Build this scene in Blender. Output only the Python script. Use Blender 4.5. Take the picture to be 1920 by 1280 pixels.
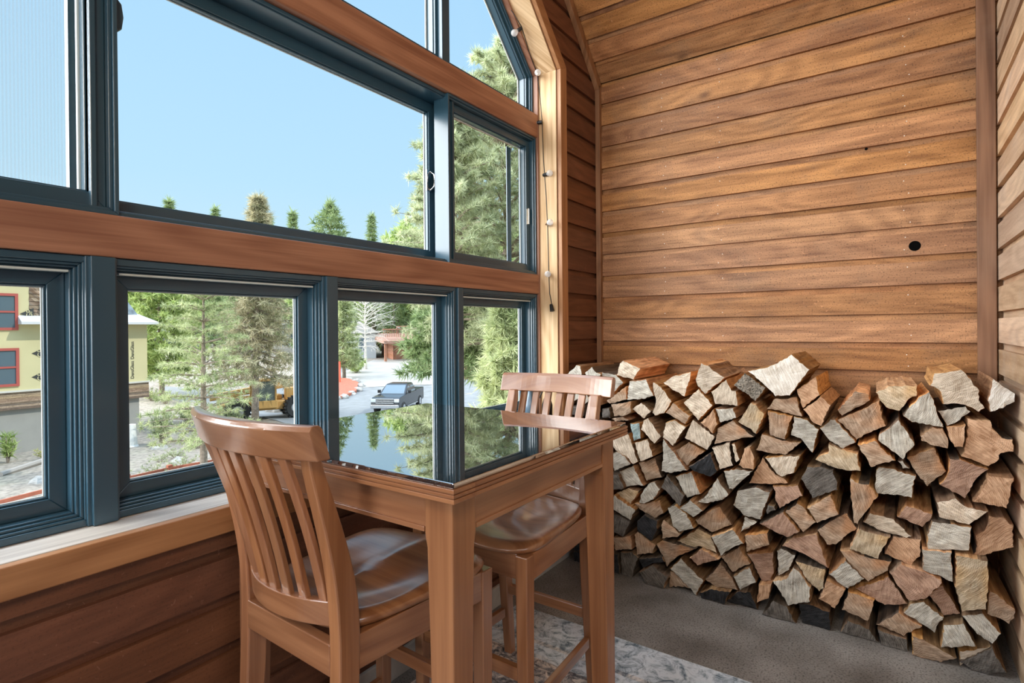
import bpy, math, random
from mathutils import Vector, Matrix, noise
S=bpy.context.scene
for o in list(bpy.data.objects): bpy.data.objects.remove(o)
COL=S.collection
# ---------------------------------------------------------------- camera
CAMP=Vector((0,0,1.1817)); FPX=1035.02; PX0,PY0=959.86,619.67
CR=Vector((0.82066394,0.57134502,-0.00869296)); CU=Vector((0.00487073,0.00821803,0.99995437)); CF=Vector((-0.57139039,0.82066883,-0.00396137))
cd=bpy.data.cameras.new('camera'); cam=bpy.data.objects.new('camera',cd); COL.objects.link(cam); S.camera=cam
cd.sensor_width=36; cd.lens=FPX*36/1920; cd.shift_y=-0.01059; cd.clip_start=.05; cd.clip_end=2000
mw=Matrix.Identity(4)
for i in range(3): mw[i][0]=CR[i]; mw[i][1]=CU[i]; mw[i][2]=-CF[i]; mw[i][3]=CAMP[i]
cam.matrix_world=mw
def ray(x,y): return CR*((x-PX0)/FPX)-CU*((y-PY0)/FPX)+CF
def at(x,y,d): return CAMP+ray(x,y)*d                       # d = depth in front of the lens
def on_y(x,y,v): r=ray(x,y); return CAMP+r*((v-CAMP.y)/r.y)
def gnd(x,y,z): r=ray(x,y); return CAMP+r*((z-CAMP.z)/r.z)
# ---------------------------------------------------------------- world, sun, lamps, exposure
S.view_settings.view_transform='Standard'; S.view_settings.look='None'; S.view_settings.gamma=1; S.view_settings.use_curve_mapping=False
S.view_settings.exposure=0.0
try:
    S.cycles.use_denoising=True; S.cycles.denoiser='OPENIMAGEDENOISE'
    S.cycles.max_bounces=10; S.cycles.diffuse_bounces=5; S.cycles.transparent_max_bounces=24; S.cycles.sample_clamp_indirect=6
    S.cycles.caustics_reflective=False; S.cycles.caustics_refractive=False
except Exception: pass
w=bpy.data.worlds.new('sky'); S.world=w; w.use_nodes=True; nt=w.node_tree; nt.nodes.clear()
def N(t,ty,**k):
    n=t.nodes.new(ty)
    for a,b in k.items(): setattr(n,a,b)
    return n
def ramp(n,stops):
    e=n.color_ramp.elements
    while len(e)<len(stops): e.new(.5)
    for q,(p,c) in zip(e,stops): q.position=p; q.color=(*c,1)
tc=N(nt,'ShaderNodeTexCoord'); sx=N(nt,'ShaderNodeSeparateXYZ'); cr=N(nt,'ShaderNodeValToRGB'); bg=N(nt,'ShaderNodeBackground'); wo=N(nt,'ShaderNodeOutputWorld')
ramp(cr,[(0,(.30,.30,.24)),(.48,(.45,.48,.42)),(.505,(.68,.87,1.0)),(.62,(.52,.79,1.0)),(.79,(.42,.70,1.0)),(.90,(.62,.78,1.0)),(1,(.60,.76,1.0))])
mp=N(nt,'ShaderNodeMapRange'); mp.inputs[1].default_value=-1; mp.inputs[2].default_value=1
nt.links.new(tc.outputs['Generated'],sx.inputs[0]); nt.links.new(sx.outputs['Z'],mp.inputs[0]); nt.links.new(mp.outputs[0],cr.inputs[0]); nt.links.new(cr.outputs[0],bg.inputs[0]); nt.links.new(bg.outputs[0],wo.inputs[0])
# the unseen upper sky is brightened above the blue band as added room fill
ms=N(nt,'ShaderNodeMapRange',interpolation_type='SMOOTHSTEP'); ms.inputs[1].default_value=.60; ms.inputs[2].default_value=.85; ms.inputs[3].default_value=1.05; ms.inputs[4].default_value=4.0
nt.links.new(sx.outputs['Z'],ms.inputs[0])
# plus a glow added to light the alcove, left of what the windows show
gd=N(nt,'ShaderNodeVectorMath',operation='DOT_PRODUCT'); gd.inputs[1].default_value=(-.60,-.74,.30); nt.links.new(tc.outputs['Generated'],gd.inputs[0])
gm=N(nt,'ShaderNodeMapRange',interpolation_type='SMOOTHSTEP'); gm.inputs[1].default_value=.62; gm.inputs[2].default_value=.95; gm.inputs[3].default_value=0; gm.inputs[4].default_value=12.0; nt.links.new(gd.outputs['Value'],gm.inputs[0])
ad=N(nt,'ShaderNodeMath',operation='ADD'); nt.links.new(ms.outputs[0],ad.inputs[0]); nt.links.new(gm.outputs[0],ad.inputs[1]); nt.links.new(ad.outputs[0],bg.inputs[1])
gf=N(nt,'ShaderNodeMapRange'); gf.inputs[1].default_value=0; gf.inputs[2].default_value=4; nt.links.new(gm.outputs[0],gf.inputs[0])
gx=N(nt,'ShaderNodeMix',data_type='RGBA'); nt.links.new(gf.outputs[0],gx.inputs[0]); nt.links.new(cr.outputs[0],gx.inputs[6]); gx.inputs[7].default_value=(.98,.97,.98,1); nt.links.new(gx.outputs[2],bg.inputs[0])
def lamp(name,ty,loc,to,en,col,size=1,size2=None):
    l=bpy.data.lights.new(name,ty); l.energy=en; l.color=col
    o=bpy.data.objects.new(name,l); COL.objects.link(o); o.location=loc
    o.rotation_euler=(Vector(to)-Vector(loc)).to_track_quat('-Z','Y').to_euler()
    if ty=='AREA':
        l.shape='RECTANGLE'; l.size=size; l.size_y=size2 or size
    if ty=='SUN': l.angle=math.radians(.6)
    return o
lamp('sun','SUN',(0,0,0),(-.62,-.42,-.80),3.0,(1,.95,.86))
# added fill lights, no real windows, plus the warm ceiling lamp, all behind the photographer
lamp('room_fill_light','AREA',(3.9,-1.4,1.9),(-.6,2.4,1.5),50,(.94,.97,1),2.2,2.2)
lamp('side_fill_light','AREA',(-1.30,-1.75,1.55),(.33,2.5,1.2),90,(.93,.96,1),1.7,1.9)
lamp('ceiling_lamp','AREA',(.55,-.9,2.45),(.1,2.9,2.3),36,(1,.80,.58),.6,.6)
# ---------------------------------------------------------------- helpers
class MB:
    def __init__(s): s.v=[];s.f=[];s.uv=[];s.m=[]
    def add(s,vs,fs,mat=0,ax=0,uvs=None,off=None):
        b=len(s.v); s.v+= [tuple(v) for v in vs]
        if off is None: off=(random.random()*7,random.random()*7)
        a,c1,c2=[(0,1,2),(1,0,2),(2,0,1)][ax]
        for f in fs:
            s.f.append([b+i for i in f]); s.m.append(mat)
            if uvs: s.uv+=[tuple(uvs[i]) for i in f]
            else: s.uv+=[(vs[i][a]+off[0], vs[i][c1]+vs[i][c2]*1.0+off[1]) for i in f]
    def box(s,x0,y0,z0,x1,y1,z1,mat=0,ax=None,off=None):
        if x0>x1:x0,x1=x1,x0
        if y0>y1:y0,y1=y1,y0
        if z0>z1:z0,z1=z1,z0
        if ax is None:
            d=[x1-x0,y1-y0,z1-z0]; ax=d.index(max(d))
        s.hexa([(x0,y0,z0),(x1,y0,z0),(x1,y1,z0),(x0,y1,z0),(x0,y0,z1),(x1,y0,z1),(x1,y1,z1),(x0,y1,z1)],mat,ax,off)
    def hexa(s,p,mat=0,ax=0,off=None):
        s.add(p,[(0,3,2,1),(4,5,6,7),(0,1,5,4),(1,2,6,5),(2,3,7,6),(3,0,4,7)],mat,ax,None,off)
    def loft(s,rings,mat=0,ax=2,cap=True,closed=True,uvs=None):
        n=len(rings[0]); vs=[v for r in rings for v in r]; fs=[]
        for i in range(len(rings)-1):
            for j in range(n if closed else n-1):
                k=(j+1)%n; fs.append((i*n+j,i*n+k,(i+1)*n+k,(i+1)*n+j))
        if cap: fs.append(tuple(reversed(range(n)))); fs.append(tuple((len(rings)-1)*n+j for j in range(n)))
        s.add(vs,fs,mat,ax,uvs)
    def tube(s,pts,r,n=8,mat=0,ax=2):
        pts=[Vector(p) for p in pts]; rings=[]
        rr=r if isinstance(r,(list,tuple)) else [r]*len(pts)
        ref=None
        for i,p in enumerate(pts):
            t=(pts[min(i+1,len(pts)-1)]-pts[max(i-1,0)]).normalized()
            if ref is None: ref=Vector((0,0,1)) if abs(t.z)<.8 else Vector((1,0,0))
            a=t.cross(ref)
            if a.length<1e-4: a=t.cross(Vector((.3,1,.2)))
            a.normalize(); b=t.cross(a)
            rings.append([p+a*math.cos(q*2*math.pi/n)*rr[i]+b*math.sin(q*2*math.pi/n)*rr[i] for q in range(n)])
        s.loft(rings,mat,ax)
    def lathe(s,prof,c,n=16,mat=0,axis='z'):
        rings=[]
        for r,h in prof:
            ring=[]
            for q in range(n):
                a=q*2*math.pi/n; x,y=r*math.cos(a),r*math.sin(a)
                ring.append({'z':(c[0]+x,c[1]+y,c[2]+h),'y':(c[0]+x,c[1]+h,c[2]+y),'x':(c[0]+h,c[1]+x,c[2]+y)}[axis])
            rings.append(ring)
        s.loft(rings,mat)
    def obj(s,name,mats,parent=None,smooth=False,bevel=0,label=None,cat=None,group=None,kind=None,loc=None,seg=2,ang=40):
        me=bpy.data.meshes.new(name)
        L=Vector(loc) if loc is not None else Vector((0,0,0))
        me.from_pydata([(v[0]-L.x,v[1]-L.y,v[2]-L.z) for v in s.v],[],s.f)
        if not isinstance(mats,(list,tuple)): mats=[mats]
        for m in mats: me.materials.append(m)
        me.polygons.foreach_set('material_index',s.m)
        u=me.uv_layers.new(name='UVMap'); fl=[c for t in s.uv for c in t]; u.data.foreach_set('uv',fl)
        if smooth: me.polygons.foreach_set('use_smooth',[True]*len(s.f))
        me.update(); me.validate()
        o=bpy.data.objects.new(name,me); COL.objects.link(o); o.location=L
        if parent is not None: o.parent=parent
        if bevel:
            b=o.modifiers.new('bevel','BEVEL'); b.width=bevel; b.segments=seg; b.limit_method='ANGLE'; b.angle_limit=math.radians(ang); b.harden_normals=False
        tag(o,label,cat,group,kind); return o
def tag(o,label=None,cat=None,group=None,kind=None):
    for k,v in (('label',label),('category',cat),('group',group),('kind',kind)):
        if v: o[k]=v
    return o
def empty(name,loc,label=None,cat=None,group=None,kind=None,rz=0,parent=None):
    o=bpy.data.objects.new(name,None); COL.objects.link(o); o.location=loc; o.rotation_euler=(0,0,rz); o.empty_display_size=.1
    if parent is not None: o.parent=parent
    return tag(o,label,cat,group,kind)
def dup(root,loc=None,rz=None,label=None,name=None,parent=None):
    c=root.copy(); COL.objects.link(c)
    if parent is not None: c.parent=parent
    for ch in list(root.children): dup(ch,parent=c)
    if loc is not None: c.location=loc
    if rz is not None: c.rotation_euler=(0,0,rz)
    if label: c['label']=label
    return c
# ---------------------------------------------------------------- materials
def mat(name):
    m=bpy.data.materials.new(name); m.use_nodes=True; t=m.node_tree; t.nodes.clear()
    p=N(t,'ShaderNodeBsdfPrincipled'); o=N(t,'ShaderNodeOutputMaterial'); t.links.new(p.outputs[0],o.inputs[0]); return m,t,p
def plain(name,col,rough=.5,metal=0,bump=0,spec=.5,emit=0,var=.0,scale=20):
    m,t,p=mat(name); p.inputs['Base Color'].default_value=(*col,1); p.inputs['Roughness'].default_value=rough; p.inputs['Metallic'].default_value=metal; p.inputs['Specular IOR Level'].default_value=spec
    if emit: p.inputs['Emission Color'].default_value=(*col,1); p.inputs['Emission Strength'].default_value=emit
    if var or bump:
        tc=N(t,'ShaderNodeTexCoord'); n=N(t,'ShaderNodeTexNoise'); n.inputs['Scale'].default_value=scale; n.inputs['Detail'].default_value=5
        t.links.new(tc.outputs['Object'],n.inputs[0])
        if var:
            r=N(t,'ShaderNodeValToRGB'); ramp(r,[(.3,tuple(c*(1-var) for c in col)),(.7,tuple(min(1,c*(1+var)) for c in col))])
            t.links.new(n.outputs[0],r.inputs[0]); t.links.new(r.outputs[0],p.inputs['Base Color'])
        if bump:
            b=N(t,'ShaderNodeBump'); b.inputs['Strength'].default_value=bump; b.inputs['Distance'].default_value=.01; t.links.new(n.outputs[0],b.inputs['Height']); t.links.new(b.outputs[0],p.inputs['Normal'])
    return m
def wood(name,dark,light,rough=.5,pitch=0,along=1.6,across=26,coat=0,contrast=.5,bump=.15,pale=None,grey=0,speck=0,hue=.12):
    m,t,p=mat(name); L=t.links.new
    uv=N(t,'ShaderNodeUVMap'); sep=N(t,'ShaderNodeSeparateXYZ'); L(uv.outputs[0],sep.inputs[0])
    oi=N(t,'ShaderNodeObjectInfo')
    if pitch:
        dv=N(t,'ShaderNodeMath',operation='DIVIDE'); dv.inputs[1].default_value=pitch; L(sep.outputs[1],dv.inputs[0])
        fl=N(t,'ShaderNodeMath',operation='FLOOR'); L(dv.outputs[0],fl.inputs[0]); idv=fl.outputs[0]
    else: idv=oi.outputs['Random']
    wn=N(t,'ShaderNodeTexWhiteNoise',noise_dimensions='1D'); L(idv,wn.inputs['W'])
    wc=N(t,'ShaderNodeSeparateColor'); L(wn.outputs['Color'],wc.inputs[0])
    # grain coords
    mu=N(t,'ShaderNodeMath',operation='MULTIPLY_ADD'); mu.inputs[1].default_value=along; L(sep.outputs[0],mu.inputs[0])
    o1=N(t,'ShaderNodeMath',operation='MULTIPLY'); o1.inputs[1].default_value=40; L(wc.outputs[0],o1.inputs[0]); L(o1.outputs[0],mu.inputs[2])
    mv=N(t,'ShaderNodeMath',operation='MULTIPLY'); mv.inputs[1].default_value=across; L(sep.outputs[1],mv.inputs[0])
    cb=N(t,'ShaderNodeCombineXYZ'); L(mu.outputs[0],cb.inputs[0]); L(mv.outputs[0],cb.inputs[1]); L(o1.outputs[0],cb.inputs[2])
    n1=N(t,'ShaderNodeTexNoise'); n1.inputs['Scale'].default_value=1; n1.inputs['Detail'].default_value=4; n1.inputs['Distortion'].default_value=.7; L(cb.outputs[0],n1.inputs[0])
    n2=N(t,'ShaderNodeTexNoise'); n2.inputs['Scale'].default_value=4.5; n2.inputs['Detail'].default_value=3; L(cb.outputs[0],n2.inputs[0])
    # large cathedral figure
    mv2=N(t,'ShaderNodeMath',operation='MULTIPLY'); mv2.inputs[1].default_value=across*.22; L(sep.outputs[1],mv2.inputs[0])
    cb2=N(t,'ShaderNodeCombineXYZ'); L(mu.outputs[0],cb2.inputs[0]); L(mv2.outputs[0],cb2.inputs[1]); L(o1.outputs[0],cb2.inputs[2])
    n3=N(t,'ShaderNodeTexNoise'); n3.inputs['Scale'].default_value=.8; n3.inputs['Detail'].default_value=1; L(cb2.outputs[0],n3.inputs[0])
    rg=N(t,'ShaderNodeMath',operation='MULTIPLY'); rg.inputs[1].default_value=60; L(n3.outputs[0],rg.inputs[0])
    sn=N(t,'ShaderNodeMath',operation='SINE'); L(rg.outputs[0],sn.inputs[0])
    a=N(t,'ShaderNodeMath',operation='MULTIPLY_ADD'); a.inputs[1].default_value=.09; L(sn.outputs[0],a.inputs[0]); L(n1.outputs[0],a.inputs[2])
    a2=N(t,'ShaderNodeMath',operation='MULTIPLY_ADD'); a2.inputs[1].default_value=.42; L(n2.outputs[0],a2.inputs[0]); L(a.outputs[0],a2.inputs[2])
    r=N(t,'ShaderNodeValToRGB'); c=.5-contrast*.42
    mid=tuple((x+y)/2 for x,y in zip(dark,light))
    ramp(r,[(.71-.35*(1.15-contrast),dark),(.71,mid),(.71+.35*(1.15-contrast),light)]); L(a2.outputs[0],r.inputs[0])
    hs=N(t,'ShaderNodeHueSaturation'); L(r.outputs[0],hs.inputs['Color'])
    mr=N(t,'ShaderNodeMapRange'); mr.inputs[3].default_value=1-hue*2.2; mr.inputs[4].default_value=1+hue*1.6; L(wc.outputs[1],mr.inputs[0]); L(mr.outputs[0],hs.inputs['Value'])
    mr2=N(t,'ShaderNodeMapRange'); mr2.inputs[3].default_value=1-hue*.9; mr2.inputs[4].default_value=1+hue*.6; L(wc.outputs[2],mr2.inputs[0]); L(mr2.outputs[0],hs.inputs['Saturation'])
    mr3=N(t,'ShaderNodeMapRange'); mr3.inputs[3].default_value=.5-hue*.02; mr3.inputs[4].default_value=.5+hue*.05; L(wc.outputs[0],mr3.inputs[0]); L(mr3.outputs[0],hs.inputs['Hue'])
    out=hs.outputs[0]
    if grey or speck:
        pn=N(t,'ShaderNodeTexNoise'); pn.inputs['Scale'].default_value=2.6; pn.inputs['Detail'].default_value=6; pn.inputs['Roughness'].default_value=.65; L(uv.outputs[0],pn.inputs[0])
        pr=N(t,'ShaderNodeValToRGB'); ramp(pr,[(.52,(0,0,0)),(.74,(1,1,1))]); L(pn.outputs[0],pr.inputs[0])
        mm=N(t,'ShaderNodeMath',operation='MULTIPLY'); mm.inputs[1].default_value=grey; L(pr.outputs[0],mm.inputs[0])
        mx=N(t,'ShaderNodeMix',data_type='RGBA'); L(mm.outputs[0],mx.inputs[0]); L(out,mx.inputs[6]); mx.inputs[7].default_value=(*(pale or (.2,.16,.12)),1); out=mx.outputs[2]
    if speck:
        sc=N(t,'ShaderNodeTexNoise'); sc.inputs['Scale'].default_value=170; sc.inputs['Detail'].default_value=2; L(uv.outputs[0],sc.inputs[0])
        sr=N(t,'ShaderNodeValToRGB'); ramp(sr,[(.56,(1,1,1)),(.70,(1-speck,)*3)]); L(sc.outputs[0],sr.inputs[0])
        m3=N(t,'ShaderNodeMix',data_type='RGBA',blend_type='MULTIPLY'); m3.inputs[0].default_value=1; L(out,m3.inputs[6]); L(sr.outputs[0],m3.inputs[7]); out=m3.outputs[2]
        # short pale scuffs
        q1=N(t,'ShaderNodeTexNoise'); q1.inputs['Scale'].default_value=38; q1.inputs['Detail'].default_value=5; q1.inputs['Distortion'].default_value=2.5; L(uv.outputs[0],q1.inputs[0])
        q2=N(t,'ShaderNodeValToRGB'); ramp(q2,[(.66,(0,0,0)),(.74,(.55,.55,.55))]); L(q1.outputs[0],q2.inputs[0])
        q3=N(t,'ShaderNodeMix',data_type='RGBA'); L(q2.outputs[0],q3.inputs[0]); L(out,q3.inputs[6]); q3.inputs[7].default_value=(*[min(1,c*1.35+.06) for c in light],1); out=q3.outputs[2]
        # knots
        kc=N(t,'ShaderNodeCombineXYZ'); k1=N(t,'ShaderNodeMath',operation='MULTIPLY'); k1.inputs[1].default_value=1.5; L(sep.outputs[0],k1.inputs[0]); k2=N(t,'ShaderNodeMath',operation='MULTIPLY'); k2.inputs[1].default_value=3.0; L(sep.outputs[1],k2.inputs[0]); L(k1.outputs[0],kc.inputs[0]); L(k2.outputs[0],kc.inputs[1])
        vo=N(t,'ShaderNodeTexVoronoi'); vo.inputs['Scale'].default_value=1.3; L(kc.outputs[0],vo.inputs[0])
        kr=N(t,'ShaderNodeValToRGB'); ramp(kr,[(.0,(.30,.26,.24)),(.045,(.62,.58,.55)),(.085,(1,1,1))]); L(vo.outputs['Distance'],kr.inputs[0])
        m4=N(t,'ShaderNodeMix',data_type='RGBA',blend_type='MULTIPLY'); m4.inputs[0].default_value=.85; L(out,m4.inputs[6]); L(kr.outputs[0],m4.inputs[7]); out=m4.outputs[2]
    L(out,p.inputs['Base Color']); p.inputs['Roughness'].default_value=rough
    if coat: p.inputs['Coat Weight'].default_value=coat; p.inputs['Coat Roughness'].default_value=.20; p.inputs['Coat IOR'].default_value=1.65
    b=N(t,'ShaderNodeBump'); b.inputs['Strength'].default_value=bump; b.inputs['Distance'].default_value=.004; L(a2.outputs[0],b.inputs['Height']); L(b.outputs[0],p.inputs['Normal'])
    return m
M={}
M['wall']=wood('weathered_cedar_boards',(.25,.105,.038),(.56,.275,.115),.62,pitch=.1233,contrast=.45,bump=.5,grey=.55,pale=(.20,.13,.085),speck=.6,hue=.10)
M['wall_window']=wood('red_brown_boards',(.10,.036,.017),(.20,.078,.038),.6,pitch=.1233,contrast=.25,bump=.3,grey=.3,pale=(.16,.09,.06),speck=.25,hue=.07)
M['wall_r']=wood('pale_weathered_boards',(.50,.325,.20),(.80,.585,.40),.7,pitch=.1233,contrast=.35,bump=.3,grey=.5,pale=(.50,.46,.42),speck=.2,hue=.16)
M['beam']=wood('fir_beam',(.25,.105,.062),(.44,.22,.135),.5,along=.9,across=30,contrast=.5,bump=.1,hue=.05)
M['casing']=wood('cedar_casing',(.32,.135,.05),(.50,.24,.10),.5,along=1,across=26,contrast=.4,hue=.06)
M['jamb']=wood('pale_rough_jamb',(.52,.33,.17),(.80,.60,.38),.75,along=1.2,across=34,contrast=.5,bump=.4,hue=.05)
M['sill']=wood('weathered_sill',(.46,.43,.40),(.74,.71,.66),.35,along=1,across=40,contrast=.5,bump=.3,hue=.05)
M['trim']=wood('dark_cedar_trim',(.15,.065,.028),(.34,.17,.085),.6,along=1,across=22,contrast=.45,hue=.1,grey=.3,pale=(.3,.2,.14))
M['chair']=wood('honey_oak_gloss',(.215,.082,.034),(.38,.17,.078),.34,along=1.0,across=34,contrast=.35,coat=1.0,bump=.04,hue=.05)
M['table']=wood('table_oak',(.21,.082,.036),(.37,.17,.078),.32,along=1.0,across=30,contrast=.4,coat=.35,bump=.04,hue=.05)
M['frame']=plain('slate_blue_aluminium',(.030,.080,.120),.27,spec=.7)
M['gasket']=plain('black_gasket',(.01,.012,.014),.5)
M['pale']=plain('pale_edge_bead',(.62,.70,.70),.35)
M['black']=plain('black_plastic',(.012,.013,.014),.35)
M['chrome']=plain('chrome',(.75,.77,.78),.15,1)
def glass_mat():
    m=bpy.data.materials.new('window_glass'); m.use_nodes=True; t=m.node_tree; t.nodes.clear()
    a=N(t,'ShaderNodeBsdfTransparent'); a.inputs[0].default_value=(.97,.985,.98,1); g=N(t,'ShaderNodeBsdfGlossy'); g.inputs['Roughness'].default_value=.02
    fr=N(t,'ShaderNodeLayerWeight'); fr.inputs[0].default_value=.08; mx=N(t,'ShaderNodeMixShader'); o=N(t,'ShaderNodeOutputMaterial')
    mm=N(t,'ShaderNodeMath',operation='MULTIPLY'); mm.inputs[1].default_value=.05; t.links.new(fr.outputs['Facing'],mm.inputs[0]); t.links.new(mm.outputs[0],mx.inputs[0]); t.links.new(a.outputs[0],mx.inputs[1]); t.links.new(g.outputs[0],mx.inputs[2]); t.links.new(mx.outputs[0],o.inputs[0]); return m
M['glass']=glass_mat()
def screen_mat():
    m=bpy.data.materials.new('insect_screen'); m.use_nodes=True; t=m.node_tree; t.nodes.clear(); L=t.links.new
    uv=N(t,'ShaderNodeUVMap'); wv=N(t,'ShaderNodeTexWave',bands_direction='X'); wv.inputs['Scale'].default_value=48; wv.inputs['Distortion'].default_value=.4; L(uv.outputs[0],wv.inputs[0])
    r=N(t,'ShaderNodeMapRange'); r.inputs[3].default_value=.08; r.inputs[4].default_value=.24; L(wv.outputs[1],r.inputs[0])
    a=N(t,'ShaderNodeBsdfTransparent'); d=N(t,'ShaderNodeBsdfDiffuse'); d.inputs[0].default_value=(.85,.88,.9,1); mx=N(t,'ShaderNodeMixShader'); o=N(t,'ShaderNodeOutputMaterial')
    L(r.outputs[0],mx.inputs[0]); L(a.outputs[0],mx.inputs[1]); L(d.outputs[0],mx.inputs[2]); L(mx.outputs[0],o.inputs[0]); return m
M['screen']=screen_mat()
# ---------------------------------------------------------------- room shell
PI=math.pi; X0=-1.41; YB=2.903; XR=.3315; P=.1233; KZ=2.583
def floor_mat():
    m,t,p=mat('rough_grey_concrete'); L=t.links.new; tc=N(t,'ShaderNodeTexCoord')
    n=N(t,'ShaderNodeTexNoise'); n.inputs['Scale'].default_value=4; n.inputs['Detail'].default_value=7; L(tc.outputs['Object'],n.inputs[0])
    f=N(t,'ShaderNodeTexNoise'); f.inputs['Scale'].default_value=150; f.inputs['Detail'].default_value=2; L(tc.outputs['Object'],f.inputs[0])
    r=N(t,'ShaderNodeValToRGB'); ramp(r,[(.3,(.16,.15,.14)),(.7,(.36,.355,.35))]); L(n.outputs[0],r.inputs[0])
    r2=N(t,'ShaderNodeValToRGB'); ramp(r2,[(.32,(.35,.35,.35)),(.5,(.95,.95,.95)),(.68,(1,1,1))]); L(f.outputs[0],r2.inputs[0])
    mx=N(t,'ShaderNodeMix',data_type='RGBA',blend_type='MULTIPLY'); mx.inputs[0].default_value=1; L(r.outputs[0],mx.inputs[6]); L(r2.outputs[0],mx.inputs[7]); L(mx.outputs[2],p.inputs['Base Color'])
    p.inputs['Roughness'].default_value=.55
    b=N(t,'ShaderNodeBump'); b.inputs['Strength'].default_value=.25; b.inputs['Distance'].default_value=.003; L(f.outputs[0],b.inputs['Height']); L(b.outputs[0],p.inputs['Normal']); return m
b=MB(); b.box(-1.9,-3.1,-.12,4.6,3.1,0); b.obj('floor',floor_mat(),kind='structure')
# lap siding in a plane: fn(s,d,out) -> point ; s along the boards, v across, out = towards the room
def siding(b,fn,v0,v1,lim,off,ch=.028,dep=.016,seg=1):
    """courses: a board face up to the next line, then a recessed channel above it"""
    k=math.floor((v0-off)/P)-1
    while off+k*P<v1:
        a=off+k*P; pieces=[(a,a+P-ch,0,0),(a+P-ch,a+P,-dep,-dep)]; k+=1
        for (p0,p1,d0,d1) in pieces:
            q0,q1=max(p0,v0),min(p1,v1)
            if q1-q0<1e-5: continue
            for (l0,r0),(l1,r1) in zip(lim(q0),lim(q1)):
                if r0-l0<1e-4 and r1-l1<1e-4: continue
                vs=[fn(l0,q0,d0),fn(r0,q0,d0),fn(r1,q1,d1),fn(l1,q1,d1)]
                e_=0 if d0==0 else 61*P; uv=[(l0,q0-off+1e-4+e_),(r0,q0-off+1e-4+e_),(r1,q1-off-1e-4+e_),(l1,q1-off-1e-4+e_)]
                b.add(vs,[(0,1,2,3)],0,0,uv)
        # step faces (underside of the board above the channel and the top edge of the board below)
        for q,base in ((a+P-ch,a),(a+P,a+P)):
            if v0<q<v1:
                for (l,r) in lim(q):
                    if r-l<1e-4: continue
                    vs=[fn(l,q,0),fn(r,q,0),fn(r,q,-dep),fn(l,q,-dep)]
                    uv=[(l,base-off+.002),(r,base-off+.002),(r,base-off+.012),(l,base-off+.012)]
                    b.add(vs,[(0,1,2,3)],0,0,uv)
ZB=.984-8*P+.0     # a board line on the back wall
b=MB(); siding(b,lambda s,v,d:(s,YB-d,v) ,0,KZ,lambda v:[(X0-.01,XR+.01)],ZB); b.box(X0-.2,YB+.02,-.1,4.6,YB+.14,4.6)
b.obj('wall_back',M['wall'],kind='structure')
# sloped ceiling over the alcove (45 degrees, rising towards the room)
r2=math.sqrt(.5); SL=(YB-1.15)/r2
b=MB(); siding(b,lambda s,v,d:(s,YB-v*r2-d*r2,KZ+v*r2-d*r2),0,SL,lambda v:[(X0-.01,4.5)],.0)
b.hexa([(X0-.3,YB+.05,KZ+.02),(4.6,YB+.05,KZ+.02),(4.6,1.15,4.40),(X0-.3,1.15,4.40),(X0-.3,YB+.05,KZ+.14),(4.6,YB+.05,KZ+.14),(4.6,1.15,4.52),(X0-.3,1.15,4.52)])
b.obj('ceiling_slope',M['wall'],kind='structure')
b=MB(); b.hexa([(X0-.3,1.15,4.34),(4.6,1.15,4.34),(4.6,-3.1,2.7),(X0-.3,-3.1,2.7),(X0-.3,1.15,4.46),(4.6,1.15,4.46),(4.6,-3.1,2.82),(X0-.3,-3.1,2.82)])
b.obj('ceiling',M['trim'],kind='structure')
b=MB(); b.box(X0-.3,-3.2,0,4.6,-3.08,4.6); b.obj('wall_front',M['casing'],kind='structure')
b=MB(); b.box(4.5,-3.1,0,4.62,3.1,4.6); b.obj('wall_far',M['casing'],kind='structure')
# right wall of the alcove
b=MB(); siding(b,lambda s,v,d:(XR+d*-1 if False else XR-d,s,v),0,4.35,lambda v:[(1.25,min(YB+.01,YB-(v-KZ) if v>KZ else 9))],.0)
b.box(XR+.022,1.25,0,XR+.11,YB,2.55)
b.hexa([(XR+.022,1.25,2.55),(XR+.11,1.25,2.55),(XR+.11,YB,2.55),(XR+.022,YB,2.55),(XR+.022,1.25,4.2),(XR+.11,1.25,4.2),(XR+.11,1.27,4.2),(XR+.022,1.27,4.2)])
b.obj('wall_right',M['wall_r'],kind='structure')
# window wall: arched opening, casing outline
YL,YR,YC=-.13,2.43,1.15; AZ=2.49
OY=2.509; OZ=2.515
def limA(v):
    top=min(YB+.01,YB-(v-KZ) if v>KZ else 9); topL=max(-3.1, -3.1)
    if v<.675: return [(-3.1,top)]
    r=OY if v<OZ else OY-(v-OZ); l=2*YC-r
    if r<YC: return [(-3.1,top)]
    return [(r,top),(-3.1,l)]
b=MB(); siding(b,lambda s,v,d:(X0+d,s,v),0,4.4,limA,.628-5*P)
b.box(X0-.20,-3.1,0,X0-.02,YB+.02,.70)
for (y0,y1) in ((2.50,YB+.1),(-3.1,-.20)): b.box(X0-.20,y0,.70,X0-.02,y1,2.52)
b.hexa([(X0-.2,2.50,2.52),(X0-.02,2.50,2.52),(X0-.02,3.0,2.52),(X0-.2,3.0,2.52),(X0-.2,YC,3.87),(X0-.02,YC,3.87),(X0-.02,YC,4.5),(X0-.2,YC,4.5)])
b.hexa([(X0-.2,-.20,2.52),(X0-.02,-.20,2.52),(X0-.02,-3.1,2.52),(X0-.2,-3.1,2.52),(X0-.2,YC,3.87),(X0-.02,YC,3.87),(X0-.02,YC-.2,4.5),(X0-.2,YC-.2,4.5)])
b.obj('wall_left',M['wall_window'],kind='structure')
b=MB(); b.box(X0,-3.1,0,X0+.014,2.9,.085); b.obj('baseboard_left',plain('painted_grey_baseboard',(.46,.46,.44),.6,var=.1),kind='structure',bevel=.002)
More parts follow.
